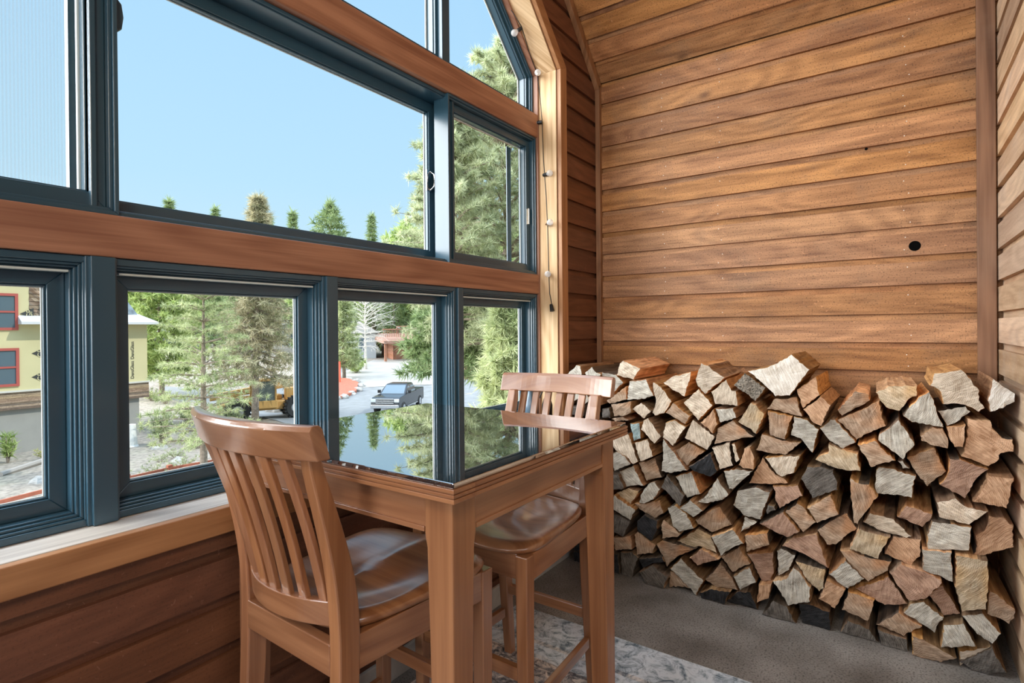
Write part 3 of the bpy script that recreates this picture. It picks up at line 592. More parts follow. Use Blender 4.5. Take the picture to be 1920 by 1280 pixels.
PAL={'p':('pale tan',end_mat('pale_end_grain',(.36,.29,.215),(.82,.73,.61))),
 'w':('chalk-white',end_mat('white_end_grain',(.52,.47,.40),(.90,.88,.83))),
 'g':('pale grey',end_mat('grey_end_grain',(.27,.25,.215),(.68,.665,.60))),
 't':('brownish tan',end_mat('tan_end_grain',(.23,.155,.105),(.52,.40,.30),(1,.74,.55))),
 'o':('orange-brown',end_mat('orange_end_grain',(.33,.185,.105),(.66,.44,.29))),
 'r':('reddish brown',end_mat('red_end_grain',(.24,.14,.10),(.52,.35,.26))),
 'y':('yellowish tan',end_mat('yellow_end_grain',(.30,.235,.15),(.66,.56,.42),(1,.84,.64))),
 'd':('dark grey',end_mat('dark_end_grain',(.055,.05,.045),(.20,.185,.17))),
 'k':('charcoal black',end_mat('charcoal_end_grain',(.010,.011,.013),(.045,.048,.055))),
 'b':('blue-stained',end_mat('blue_end_grain',(.13,.22,.24),(.45,.55,.55)))}
SIDE=[wood('split_side_orange',(.36,.16,.06),(.76,.44,.21),.8,along=4,across=60,contrast=.5,bump=.5,hue=.2),
      wood('split_side_brown',(.14,.075,.04),(.38,.24,.14),.85,along=4,across=60,contrast=.5,bump=.6,hue=.2),
      wood('bark_side',(.05,.035,.025),(.17,.12,.085),.9,along=3,across=40,contrast=.5,bump=.9,hue=.2)]
TL={'A':(1060,650,6.4),'B':(1280,650,6.4),'C':(1480,650,6.4),'D':(1680,650,6.4),'E':(1120,820,6.4),'F':(1320,820,6.4),'G':(1500,820,6.4),'H':(1680,820,6.4),'I':(1120,980,6.4),'J':(1320,980,6.4),'K':(1500,980,5.333),'L':(1680,1000,4.571)}
RAW='''A g 15,330 130,215 180,230 200,330 120,440 30,430
A g 230,310 320,235 375,310 430,330 340,440 250,420
A g 440,300 610,330 700,430 550,580 450,530 430,400
A p 690,160 905,260 820,400 610,345 650,200
A g 765,410 970,385 1060,590 940,630 735,635
A t 490,650 730,470 738,632 530,685
A t 540,690 790,650 790,790 720,825 580,835
A p 785,745 910,665 1030,770 945,865 880,810
A p 1050,420 1150,480 1280,660 1190,800 1070,830 1040,800 1085,640 1055,520
A p 1170,430 1290,350 1510,295 1500,380 1430,600 1280,520
A t 1200,790 1290,665 1500,830 1440,930
A p 1160,1090 1200,910 1310,875 1450,960 1290,1195
A p 905,990 935,880 990,850 1150,1080 1070,1165
A d 440,740 530,730 540,860 440,850
A t 550,865 690,835 770,880 600,900
A b 775,915 890,910 905,1105 820,1135
A g 50,490 110,490 190,600 50,700 10,600
A g 170,520 240,540 300,640 230,700 170,690
A d 60,710 220,705 220,830 60,820
A t 260,600 420,560 430,700 300,700
B p 150,385 220,190 300,220 515,370 270,570 180,480
B p 335,540 520,385 585,520 640,530 665,715 385,690
B p 5,670 190,500 365,700 185,890
B o 205,910 370,740 420,930 360,1045
B g 385,740 610,730 645,855 450,910
B s 605,460 740,305 1000,495 875,655
B w 770,290 1020,240 1310,85 1535,270 1290,590 1110,600 1005,490 900,390
B y 660,900 820,665 880,690 985,810 880,1050 700,930
B t 415,975 600,875 700,960 860,1080 590,1130 375,1170
B t 1000,745 1100,620 1370,600 1440,840 1200,785
B t 1018,765 1320,830 1230,1120 1045,1065
B t 870,1240 945,1045 1100,1090 1240,1125 1420,1150 1330,1230 1230,1300 1080,1285
B p 20,1090 120,870 390,1080 300,1240
C g 50,830 210,870 360,990 280,1275 130,1100 15,1060
C o 85,510 320,355 370,580 160,740 110,600
C o 160,750 370,590 500,700 385,955 290,920
C t 575,760 790,525 960,570 970,640 870,705 625,828
C t 570,880 1080,650 1165,950 1080,980 800,1120
C g 360,975 490,865 550,870 800,1150 650,1230 480,1130
C y 1030,545 1180,470 1400,455 1540,470 1535,590 1450,620 1320,775 1160,730 1080,640
C g 1060,1120 1070,1050 1200,970 1310,865 1440,1050 1510,1180 1368,1357 1230,1260
D g 80,830 150,730 270,600 400,530 460,640 490,770 575,970 450,955 190,910
D p 395,460 450,310 780,265 900,380 1010,530 1000,640 1070,740 1000,790 830,700 560,690 530,540
D w 1095,650 1150,430 1160,375 1300,480 1450,560 1430,660 1290,740 1130,785
D g 490,765 840,710 900,775 700,920 610,950
D o 600,960 840,937 805,1208 705,1210 625,1070
D o 850,850 1130,880 1150,960 1280,1090 1410,1110 1420,1260 1260,1280 1240,1350 1110,1440 950,1380 780,1320 830,1150
D t 285,1070 440,960 560,980 630,1110 625,1225 460,1190 300,1130
H t 125,245 460,115 605,405 375,595 240,430
H r 640,250 760,250 1020,350 1120,380 1000,470 830,740 515,570 612,430
H o 1110,455 1420,480 1335,860 915,775 1050,600
H p 480,780 710,720 830,820 1120,890 880,1050 510,955
H r 5,950 120,810 440,920 430,970 320,1080
H g 430,1000 660,1030 915,1075 882,1362 378,1341 365,1170
H o 1060,1115 1110,930 1300,960 1430,1060 1421,1320 896,1467 966,1306 950,1180
G y 180,265 240,215 330,190 340,70 500,140 700,200 730,405 550,400 330,340
G t 685,85 900,30 1150,280 850,360
G g 1170,280 1230,275 1320,375 1230,375
G g 910,390 940,350 1100,365 1400,460 1350,730 920,680 890,560
G d 5,500 80,345 240,345 400,390 455,540 455,635 145,735
G t 600,480 700,540 830,560 940,710 690,1050 645,1030 600,720
G t 80,850 370,685 470,925 200,1030
G t 200,1110 340,1010 570,900 690,1090 430,1290 320,1290
G p 750,1010 830,900 1000,940 1130,980 1350,1190 1290,1210 960,1120
F p 90,120 310,55 350,340 190,390
F p 330,75 365,70 430,265 385,300
F o 410,330 480,130 550,110 605,250 595,390 460,370
F g 230,400 380,372 585,402 480,500 340,625 300,620
F o 530,550 700,235 860,445 970,500 1010,550 790,565
F p 725,240 940,220 1155,215 1080,430 930,475 865,435 795,340
F r 820,580 1130,565 1190,700 905,860 855,760 850,680
F g 345,810 400,630 620,590 800,650 740,800 680,990 470,935
F r 660,1030 950,890 1150,1130 1000,1205 780,1100
F t 965,890 1110,785 1180,820 1350,1020 1190,1140
F d 740,880 765,805 845,825 865,870 755,925
F g 440,1130 490,940 640,1010 540,1090
J g 80,165 280,95 340,75 480,250 390,275 195,405
E p 115,30 370,-50 420,80 490,290 430,325 340,220 250,190
E p 440,60 600,15 670,230 510,290
E g 120,215 225,165 335,225 400,320 205,405
E g 255,405 430,330 560,580 330,595
E t 490,300 690,240 780,480 590,525
E g 785,5 910,165 1080,400 870,430 765,405
E t 915,165 1100,50 1290,165 1075,345
E k 1090,348 1360,180 1440,400 1360,475 1160,410
E d 760,595 830,440 1045,700 990,830
E g 935,465 1125,405 1240,680 1075,730
E g 500,790 515,690 620,545 690,530 755,620 670,750 560,795
E g 1200,770 1270,730 1440,480 1580,680 1505,750 1300,790
E y 220,665 370,600 500,640 490,670 385,820
E g 130,830 200,685 460,870 400,1000
E d 130,875 400,1010 310,1195 130,1110
E t 440,790 520,790 750,760 800,910 690,970 500,860
E d 120,440 250,440 320,600 290,630 120,620
E k 470,1000 560,920 720,1000 720,1100 650,1245 480,1130
E g 840,840 920,810 1060,900 1165,1090 980,1135 910,1070
E g 980,850 1110,740 1270,880 1150,960
E t 1170,990 1280,920 1470,820 1620,1050 1370,1140 1200,1040
E t 760,1050 800,980 1000,1160 960,1200 775,1215
I t 180,175 400,150 420,320 215,335
I t 440,140 480,100 700,270 670,370 470,390
I t 705,255 780,205 1190,310 970,400 835,530
I y 950,220 1210,60 1370,150 1440,365 1240,285 1130,290
I r 1100,420 1250,305 1465,440 1200,515
I g 865,545 1000,415 1280,700 1190,800
I d 275,350 420,345 490,420 420,630 290,600
I k 495,430 780,410 810,470 650,490 540,545
I d 495,590 660,500 850,650 800,770 570,710
I t 870,580 960,590 1160,790 860,800
I k 150,350 250,370 270,590 150,575
J k -55,835 90,790 320,830 250,990 -40,940
J t 485,150 760,120 790,265 510,350
J t 200,412 420,285 560,490 345,595
J t 10,680 190,470 335,650 410,810 150,780
J g 345,640 545,530 630,715 430,810
J r 510,365 830,345 840,610 805,700 690,715
J g 870,330 920,300 1100,385 1020,570 890,640
J r 930,280 1060,170 1350,130 1500,550 1170,360
J y 1090,450 1460,550 1440,790 1385,830 1240,700
J g 820,700 980,670 1070,530 1140,580 1285,780 1275,950 1010,1000
J o 650,740 815,725 775,910 630,965
J k 265,990 400,820 560,830 650,1080 400,1040
J d 690,1080 830,925 1000,1005 1110,1245 880,1170
J k 1125,965 1270,975 1510,1070 1520,1250 1480,1290 1170,1240
K y 490,265 585,55 910,140 785,365
K o 925,135 1215,160 1205,340 1120,430 840,310
K t 395,275 490,275 640,330 920,385 885,480 685,590 560,490
K g 280,510 455,370 650,560 480,660 400,610
K r 890,500 1010,410 1260,490 1420,575 1410,620 1250,770 1090,785 950,600
K r 545,650 720,600 885,530 1080,815 850,825
K o 180,760 260,570 455,670 350,860
K t 410,870 475,685 750,770 680,985
K t 755,1015 985,885 1225,1035 1040,1140
K d 400,1120 470,970 690,1060 790,1230 640,1245
K d 770,1055 1070,1160 1085,1290 800,1270
L g 60,680 120,600 240,580 415,720 335,855
L r 255,500 400,440 555,690 410,705
L g 220,130 480,160 490,350 490,420 225,310
L y 510,180 700,210 790,230 795,340 775,660 565,680 500,460
L t 800,490 870,520 1025,650 1020,730 970,780 778,690
L g 560,700 740,678 905,860 830,950 690,860
L g 380,980 405,780 580,765 690,970
L t 135,870 230,900 525,1070 390,1140 250,1100 135,1020
L d 535,1100 830,975 955,1200 800,1235 650,1190
L p 540,1008 700,985 815,965 545,1085
A d 0,900 330,900 300,1060 40,1080
A t 60,1110 300,1090 380,1240 120,1290
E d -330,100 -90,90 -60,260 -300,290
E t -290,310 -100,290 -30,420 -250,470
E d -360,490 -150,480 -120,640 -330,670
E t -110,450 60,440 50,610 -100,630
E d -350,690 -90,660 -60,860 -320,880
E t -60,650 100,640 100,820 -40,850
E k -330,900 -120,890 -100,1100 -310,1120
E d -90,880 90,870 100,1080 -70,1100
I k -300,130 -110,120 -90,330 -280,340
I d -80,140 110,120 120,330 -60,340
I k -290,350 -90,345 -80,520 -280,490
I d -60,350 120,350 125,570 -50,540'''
LOGS=[]
rl=random.Random(11)
for ln in RAW.split('\n'):
    tk=ln.split(); ox,oy,sc=TL[tk[0]]
    pts=[tuple(float(q) for q in w_.split(',')) for w_ in tk[2:]]
    yf=2.432+rl.uniform(-.012,.03)
    px=[(ox+x/sc,oy+y/sc) for x,y in pts]
    P3=[on_y(x,y,yf) for x,y in px]
    P2=[(max(X0+.035,min(XR-.012,q.x)),max(.004,q.z)) for q in P3]
    LOGS.append([tk[1],P2,yf])
def area(p): return .5*sum(p[i][0]*p[(i+1)%len(p)][1]-p[(i+1)%len(p)][0]*p[i][1] for i in range(len(p)))
def cen(p): return (sum(q[0] for q in p)/len(p),sum(q[1] for q in p)/len(p))
# logs on the floor sit on the floor
for L_ in LOGS:
    p=L_[1]; mz=min(q[1] for q in p)
    if mz<.03: L_[1]=[(x,z if z-mz>.012 else .003) for x,z in p]
def make_log(key,p2,yf,i):
    R=random.Random(100+i)
    if area(p2)<0: p2=p2[::-1]
    c=cen(p2); n=len(p2); low=min(q[1] for q in p2); zb=max(0.001,low)
    out=[]; sid=[]
    for a in range(n):
        A=Vector(p2[a]); B=Vector(p2[(a+1)%n]); d=(B-A); m=max(2,int(d.length/.010)); nr=Vector((d.y,-d.x)).normalized()
        bow=R.uniform(-.05,.02)*d.length
        for k in range(m):
            t=k/m; q=A+d*t+nr*(bow*4*t*(1-t)*.5+ (R.uniform(-.0030,.0022) if k else 0))
            out.append((q.x,max(.001,q.y))); sid.append(a)
    m=len(out); Ln=R.uniform(.385,.42); yb=min(YB-.02,yf+Ln)
    dx,dz=R.uniform(-.012,.012),0
    tp=R.uniform(.95,1.0)
    rings=[]; cc=Vector(c)
    ys=[0,.006,.03,.12,.24,.33,yb-yf]
    for j,y in enumerate(ys):
        f=y/(yb-yf); ring=[]
        for k,(x,z) in enumerate(out):
            g=(Vector((x,z))-cc); s=1-(1-tp)*f
            if j==0: s*=.975 if g.length>.03 else .99
            wob=noise.noise(Vector((x*22,y*3.1+i,z*22)))*.0035 if j>1 else 0
            q=cc+g*s+(g.normalized()*(wob-.0012) if g.length>0 else Vector((0,0)))
            yy=yf+y+(noise.noise(Vector((x*30,i*1.7,z*30)))*.004 if j<2 else 0)
            zz=q.y if q.y>.012 else max(.001,z if z<.012 else q.y)
            ring.append((q.x+dx*f,yy,max(.001,zz)))
        rings.append(ring)
    b=MB(); pith=(c[0]+R.uniform(-.10,.10),c[1]+R.uniform(-.09,.09))
    # end face: rings shrinking to the centre for a slightly rough cut
    vs=[]; uv=[]
    lv=[1.0,.62,.28]
    base=rings[0]
    for q in lv:
        for (x,y,z) in base:
            X=c[0]+(x-c[0])*q; Z=c[1]+(z-c[1])*q; Y=y if q==1 else yf+noise.noise(Vector((X*34,i*2.3,Z*34)))*.005-.001
            vs.append((X,Y,Z)); uv.append((X-pith[0],Z-pith[1]))
    vs.append((c[0],yf,c[1])); uv.append((c[0]-pith[0],c[1]-pith[1]))
    fs=[]
    for l in range(len(lv)-1):
        for k in range(m):
            k2=(k+1)%m; fs.append((l*m+k,l*m+k2,(l+1)*m+k2,(l+1)*m+k))
    for k in range(m): fs.append(((len(lv)-1)*m+k,(len(lv)-1)*m+(k+1)%m,len(vs)-1))
    b.add(vs,fs,0,0,uv)
    nv=[v for r_ in rings for v in r_]; bark=R.randrange(n)
    smat=[1 if R.random()<(.9 if c[1]>.75 else .6) else 2 for _ in range(n)]; smat[bark]=3 if R.random()<.4 else smat[bark]
    if key in 'kd': smat=[3 if R.random()<.5 else 2 for _ in range(n)]
    off=R.uniform(0,9)
    for k in range(m):
        k2=(k+1)%m; 
        f4=[(j*m+k2,j*m+k,(j+1)*m+k,(j+1)*m+k2) for j in range(len(ys)-1)]
        s0=k*.010+off
        for q in f4:
            vv=[nv[e] for e in q]; uvq=[(vv[0][1],s0+.01),(vv[1][1],s0),(vv[2][1],s0),(vv[3][1],s0+.01)]
            b.add(vv,[(0,1,2,3)],smat[sid[k]],1,uvq)
    b.add(rings[-1],[tuple(range(m))][::-1],2,0)
    em=PAL['d' if key=='s' else key][1]
    return b.obj('firewood_log',[SPK if key=='s' else em]+SIDE,loc=(c[0],yf,low),group='split firewood stacked against the back wall')
SPK=plain('lichen_speckled_end',(.20,.18,.15),.9,bump=.8,var=.9,scale=150)
def describe(key,p):
    n=len(p); a=abs(area(p)); xs=[q[0] for q in p]; zs=[q[1] for q in p]; w_,h_=max(xs)-min(xs),max(zs)-min(zs)
    sz='small' if a<.0040 else 'large' if a>.0095 else ''
    sh='wedge' if n==3 or (n==4 and a<.56*w_*h_) else 'block' if n==4 else 'chunk'
    if w_>1.75*h_: sh='flat '+sh
    elif h_>1.5*w_: sh='upright '+sh
    col={'s':'white-speckled'}.get(key) or PAL[key][0]
    return ' '.join(x for x in (sz,col,sh) if x)
D=[describe(k,p) for k,p,_ in LOGS]; CN=[cen(p) for _,p,_ in LOGS]
def nb(i):
    """nearest neighbours with a plain word for the direction"""
    r_=[]
    for j in range(len(LOGS)):
        if j==i: continue
        dx,dz=CN[i][0]-CN[j][0],CN[i][1]-CN[j][1]; d=math.hypot(dx,dz)
        if d<.24:
            wd='above' if dz>abs(dx)*1.1 else 'below' if -dz>abs(dx)*1.1 else 'right of' if dx>0 else 'left of'
            r_.append((d,wd,D[j]))
    r_.sort(key=lambda q:q[0]); return r_
xsA=[c[0] for c in CN]
def zone(c):
    f=(c[0]-X0)/(XR-X0); z=c[1]
    h='foot' if z<.16 else 'lower part' if z<.42 else 'middle' if z<.68 else 'upper part' if z<.86 else 'top'
    s='window end' if f<.34 else 'centre' if f<.67 else 'right-hand end'
    return h,s
used=set(); LAB=[None]*len(LOGS)
cands=[]
for i in range(len(LOGS)):
    h,s=zone(CN[i]); base=D[i]+' log'
    c_=[]
    for k in nb(i)[:7]: c_.append('%s %s the %s, %s of stack'%(base,k[1],k[2],h))
    for k in nb(i)[:7]: c_.append('%s %s the %s, %s, %s of stack'%(base,k[1],k[2],s,h))
    for k in nb(i)[:4]:
        for k2 in nb(i)[:5]:
            if k2!=k: c_.append('%s %s the %s and %s the %s, %s'%(base,k[1],k[2],k2[1],k2[2],s))
    cands.append([x for x in c_ if len(x.split())<=16])
from collections import Counter
cnt=Counter(x for c_ in cands for x in set(c_))
for i,c_ in enumerate(cands):
    pick=next((x for x in c_ if cnt[x]==1 and x not in used),None) or next((x for x in c_ if x not in used),D[i]+' log')
    used.add(pick); LAB[i]=pick
for i,(k,p,yf) in enumerate(LOGS):
    o=make_log(k,p,yf,i); tag(o,LAB[i],'log')
# ---------------------------------------------------------------- outside: ground
GZ=-4.1
def terr(x,y):
    d=math.hypot(x,y); z=GZ
    z+=max(0,d-46)*.075 + max(0,d-85)*.10
    z+=noise.noise(Vector((x*.13,y*.13,0)))*.25*min(1,max(0,(d-6)/10))*(0 if False else .5)
    return z
def ground_mat():
    m,t,p=mat('dry_earth_and_gravel'); L=t.links.new; tc=N(t,'ShaderNodeTexCoord')
    n=N(t,'ShaderNodeTexNoise'); n.inputs['Scale'].default_value=.25; n.inputs['Detail'].default_value=8; n.inputs['Roughness'].default_value=.7; L(tc.outputs['Object'],n.inputs[0])
    n2=N(t,'ShaderNodeTexNoise'); n2.inputs['Scale'].default_value=6; n2.inputs['Detail'].default_value=6; L(tc.outputs['Object'],n2.inputs[0])
    r=N(t,'ShaderNodeValToRGB'); ramp(r,[(.3,(.19,.155,.12)),(.5,(.29,.255,.215)),(.66,(.27,.25,.19)),(.80,(.15,.19,.085))]); L(n.outputs[0],r.inputs[0])
    r2=N(t,'ShaderNodeValToRGB'); ramp(r2,[(.3,(.6,.6,.6)),(.65,(1.25,1.25,1.25))]); L(n2.outputs[0],r2.inputs[0])
    mx=N(t,'ShaderNodeMix',data_type='RGBA',blend_type='MULTIPLY'); mx.inputs[0].default_value=1; L(r.outputs[0],mx.inputs[6]); L(r2.outputs[0],mx.inputs[7]); L(mx.outputs[2],p.inputs['Base Color']); p.inputs['Roughness'].default_value=.95; return m
b=MB(); nx,ny=90,90; vs=[]; 
for i in range(nx+1):
    for j in range(ny+1):
        x=-4-(i/nx)**1.6*240; y=-70+(j/ny)*330; vs.append((x,y,terr(x,y)))
fs=[(i*(ny+1)+j,i*(ny+1)+j+1,(i+1)*(ny+1)+j+1,(i+1)*(ny+1)+j) for i in range(nx) for j in range(ny)]
b.add(vs,fs,0,0); b.obj('terrain',ground_mat(),smooth=True,kind='structure')
def patch(name,pts,m,h=.04,**k):
    """a thin slab lying on the terrain from an outline of ground points"""
    b=MB(); c=sum(pts,Vector((0,0,0)))/len(pts); n=len(pts); rings=[]
    for q in (1,.75,.5,.25):
        ring=[]
        for a in range(n):
            for s in range(4):
                P_=pts[a].lerp(pts[(a+1)%n],s/4); P_=c+(P_-c)*q; ring.append((P_.x,P_.y,terr(P_.x,P_.y)+h))
        rings.append(ring)
    e=[(v[0],v[1],v[2]-h-.3) for v in rings[0]]
    b.loft([e]+rings,0,0); return b.obj(name,m,**k)
def g(x,y):  # ground point seen at this pixel
    r=ray(x,y); t=5
    for _ in range(700):
        q=CAMP+r*t
        if q.z<=terr(q.x,q.y): return q
        t+=.15+t*.002
    return q
asph=plain('pale_asphalt',(.20,.21,.215),.9,var=.15,scale=1.5)
patch('road',[g(560,705),g(640,690),g(820,676),g(960,690),g(1000,735),g(1000,800),g(800,812),g(640,835),g(520,790),g(420,765),g(300,745),g(300,725),g(430,735)],asph,.03,kind='structure')
patch('driveway',[g(640,700),g(700,676),g(820,672),g(880,700),g(820,722),g(640,730)],plain('pale_concrete_drive',(.34,.33,.31),.9,var=.1,scale=1),.07,kind='structure')
isl=patch('mulch_island',[g(600,745),g(600,716),g(650,714),g(672,722),g(668,738),g(640,750)],plain('red_bark_mulch',(.34,.12,.075),.95,bump=.8,var=.3,scale=8),.28,label='island of red bark mulch beside the road',cat='mulch bed')
# stones
rockm=plain('pale_granite',(.34,.33,.31),.9,bump=.6,var=.3,scale=3)
def rock(P_,r,seed,label,grp=None):
    R=random.Random(seed); b=MB(); rings=[]; nn=14
    for j in range(8):
        a=-.35+(j/7)*1.92; rr=max(.02,math.cos(a)); rings.append([Vector((math.cos(2*PI*k/nn)*rr,math.sin(2*PI*k/nn)*rr*.8,math.sin(a)*.65)) for k in range(nn)])
    rings=[[v*r*(1+.35*noise.noise(v*1.7+Vector((seed,0,0)))) for v in g_] for g_ in rings]
    b.loft(rings,0,2); o=b.obj('boulder',rockm,smooth=False); o.location=P_; tag(o,label,'rock',grp); return o
for i,(px,py,rr,lb) in enumerate([(298,842,.45,'rounded pale boulder beside the white tree stump'),(520,772,.9,'pale boulder in front of the yellow telehandler wheel'),(556,775,.6,'smaller pale boulder right of the telehandler boulder'),(335,868,.35,'flat pale stone among the low pine branches'),(212,838,.25,'small stone at the foot of the white stump'),(72,905,.35,'dark grey rock lying on the bare soil by the low fence')]):
    rock(g(px,py),rr,i+3,lb)
for i,(px,py) in enumerate([(655,714),(668,718),(677,726),(672,734),(660,742),(645,748),(630,751)]):
    rock(g(px,py)+Vector((0,0,.12)),.42,i+30,'pale edging stone around the red mulch island, one of its ring','edging stones around the mulch island')
# ---------------------------------------------------------------- the house next door
HX=-31.7; HC=12.6
yel=plain('yellow_sheathing',(.60,.535,.30),.8,var=.05,scale=.7); stuc=plain('grey_stucco',(.33,.315,.285),.9,var=.05,scale=2)
shg=wood('brown_shingles',(.20,.13,.085),(.40,.28,.19),.85,pitch=.18,along=3,across=20,contrast=.5,hue=.25)
slate=plain('blue_grey_slate',(.22,.27,.31),.8,var=.4,scale=3); wht=plain('white_fascia',(.60,.60,.60),.6)
redf=plain('red_window_trim',(.42,.09,.07),.5); pane_m=plain('dark_house_glass',(.10,.14,.17),.08)
hs=empty('neighbouring_house',(HX,HC-8,GZ),'yellow-sheathed house under construction beyond the left windows','house')
TH=Matrix.Translation((-HX,-(HC-8),-GZ))
def hp(bm,name,m,**k):
    o=bm.obj(name,m,**k); o.parent=hs; o.matrix_parent_inverse=TH; return o
b=MB(); b.box(HX-9,HC-26,-1.40,HX,HC,1.55); hp(b,'wall',yel)
b=MB(); b.box(HX-8.9,HC-26,GZ-.4,HX-.12,HC-.35,-2.15,ax=1); hp(b,'stucco_base',stuc)
b=MB()
for k in range(8): b.box(HX-9,HC-26,-2.18+k*.1,HX+.06-.006*k,HC+.05,-2.085+k*.1)
hp(b,'timber_band',shg)
b=MB(); b.box(HX-9,HC-26,-1.42,HX+.09,HC+.08,-1.34); hp(b,'flashing',plain('pale_flashing',(.6,.57,.5),.7))
b=MB(); b.box(HX-8.6,HC-26,1.5,HX-.02,HC-4.7,5.6); hp(b,'upper_wall',yel)
b=MB()
for k in range(22): b.box(HX-6,HC-4.7,1.9+k*.17,HX-.03+.03-.02*(k%2),HC-1.5,2.055+k*.17)
hp(b,'shingle_siding',shg)
# lower roof with pale fascia, slate slope behind
b=MB(); e0=HC-5.1
b.hexa([(HX-4,e0,1.55),(HX+.55,e0,1.55),(HX+.55,HC+.35,1.55),(HX-4,HC+.35,1.55),(HX-4,e0,1.66),(HX+.55,e0,1.66),(HX+.55,HC+.35,1.66),(HX-4,HC+.35,1.66)]); 
b.hexa([(HX-1.2,e0,1.66),(HX+.55,e0,1.66),(HX+.55,HC+.35,1.66),(HX-1.2,HC+.35,1.66),(HX-1.2,e0,2.3),(HX-.7,e0,2.3),(HX-.7,HC-.6,2.3),(HX-1.2,HC-.6,2.3)]); hp(b,'lower_roof',wht)
b=MB(); b.hexa([(HX-6,HC-2.0,2.3),(HX-.2,HC-2.0,2.3),(HX-.2,HC-.3,2.0),(HX-6,HC-.3,2.0),(HX-6,HC-2.0,4.5),(HX-.9,HC-2.0,4.5),(HX-.9,HC-1.7,4.5),(HX-6,HC-1.7,4.5)]); hp(b,'slate_roof',slate)
b=MB(); b.box(HX-8,HC-26,5.3,HX+.7,HC-4.2,5.6); hp(b,'upper_eave',wht)
def hwin(y0,y1,z0,z1):
    b=MB(); t=.11
    b.box(HX-.02,y0-t,z0-t,HX+.06,y0,z1+t,ax=2); b.box(HX-.02,y1,z0-t,HX+.06,y1+t,z1+t,ax=2); b.box(HX-.02,y0,z1,HX+.06,y1,z1+t); b.box(HX-.02,y0,z0-t,HX+.06,y1,z0); b.box(HX-.02,y0,(z0+z1)/2-.04,HX+.05,y1,(z0+z1)/2+.04)
    f=hp(b,'window',redf); b=MB(); b.box(HX-.01,y0,z0,HX+.02,y1,z1); o=b.obj('pane',pane_m); o.parent=f
def face(px,py):
    r=ray(px,py); q=CAMP+r*((HX-CAMP.x)/r.x); return q
for (xa,ya,yb) in ((27,555,614),(29,657,719)):
    q0=face(xa,ya); q1=face(xa,yb); hwin(q0.y-1.7,q0.y,q1.z,q0.z)
# printed marks on the sheathing: black triangle with GP, and the board's name beside it, reading upwards
ink=plain('printed_ink',(.05,.05,.045),.8)
def text(s,size,P_,name,par,T_,rot,m):
    c=bpy.data.curves.new(name,'FONT'); c.body=s; c.size=size; c.align_x='CENTER'; c.align_y='CENTER'; c.extrude=.003; c.materials.append(m)
    f=bpy.data.objects.new(name,c); COL.objects.link(f); bpy.context.view_layer.update()
    me=bpy.data.meshes.new_from_object(f.evaluated_get(bpy.context.evaluated_depsgraph_get())); bpy.data.objects.remove(f); bpy.data.curves.remove(c)
    R_=Matrix(((0,0,1),(0,-1,0),(1,0,0)))          # reads upwards on a wall that faces +x
    for v in me.vertices: v.co=R_@v.co
    o=bpy.data.objects.new(name,me); COL.objects.link(o); o.location=P_; o.parent=par; o.matrix_parent_inverse=T_; return o
for (px,py) in ((75,662),(75,706),(232,657),(232,694),(54,588)):
    q=face(px,py); s=.30
    b=MB(); b.add([(HX+.012,q.y-s,q.z),(HX+.012,q.y+s*.55,q.z-s*.85),(HX+.012,q.y+s*.55,q.z+s*.85),(HX-.01,q.y-s,q.z),(HX-.01,q.y+s*.55,q.z-s*.85),(HX-.01,q.y+s*.55,q.z+s*.85)],[(0,1,2),(5,4,3),(0,3,4,1),(1,4,5,2),(2,5,3,0)],0,1); hp(b,'printed_triangle',ink)
    text('GP',.30,(HX+.018,q.y+.02,q.z),'lettering',hs,TH,0,yel)
    tx=text('DensGlass',.21,(HX+.014,q.y+.38,q.z),'lettering',hs,TH,(0,0,0),ink)
# ---------------------------------------------------------------- low red fence below the windows
fm=plain('red_stained_fence',(.40,.125,.075),.75,var=.15,scale=4)
def rail_fence(pts,label):
    A=pts[0]; r=empty('low_fence',A,label,'fence'); Tf=Matrix.Translation(-A)
    for i in range(len(pts)-1):
        p,q=pts[i],pts[i+1]; d=(q-p).normalized(); s=Vector((-d.y,d.x,0))*.03
        for h in (.22,-.02):
            b=MB(); u=Vector((0,0,h)); v=Vector((0,0,.12)); b.hexa([p-s+u,p+s+u,q+s+u,q-s+u,p-s+u+v,p+s+u+v,q+s+u+v,q-s+u+v],0,1); o=b.obj('rail',fm); o.parent=r; o.matrix_parent_inverse=Tf
    for p in pts:
        b=MB(); b.box(p.x-.08,p.y-.08,p.z-.1,p.x+.08,p.y+.08,p.z+.42); o=b.obj('post',fm); o.parent=r; o.matrix_parent_inverse=Tf
rail_fence([g(-60,975),g(88,935),g(238,912),g(318,893),g(430,872)],'low red-stained rail fence on the soil below the left windows')
b=MB(); p,q=g(0,895),g(98,862); s=Vector((0.05,.12,0)); b.tube([p+Vector((0,0,.1)),q+Vector((0,0,.1))],.11,8); b.obj('timber_edging',plain('grey_timber',(.33,.30,.27),.9),label='weathered grey timber lying along the planting bed by the stucco wall',cat='timber')
P_=g(247,838); b=MB(); b.lathe([(.30,0),(.24,.12),(.20,.6),(.17,1.05),(.001,1.08)],P_,12); b.obj('tree_stump',plain('whitewashed_wood',(.75,.73,.68),.9,var=.1,scale=4),label='white-painted tree stump by the corner of the yellow house',cat='stump')
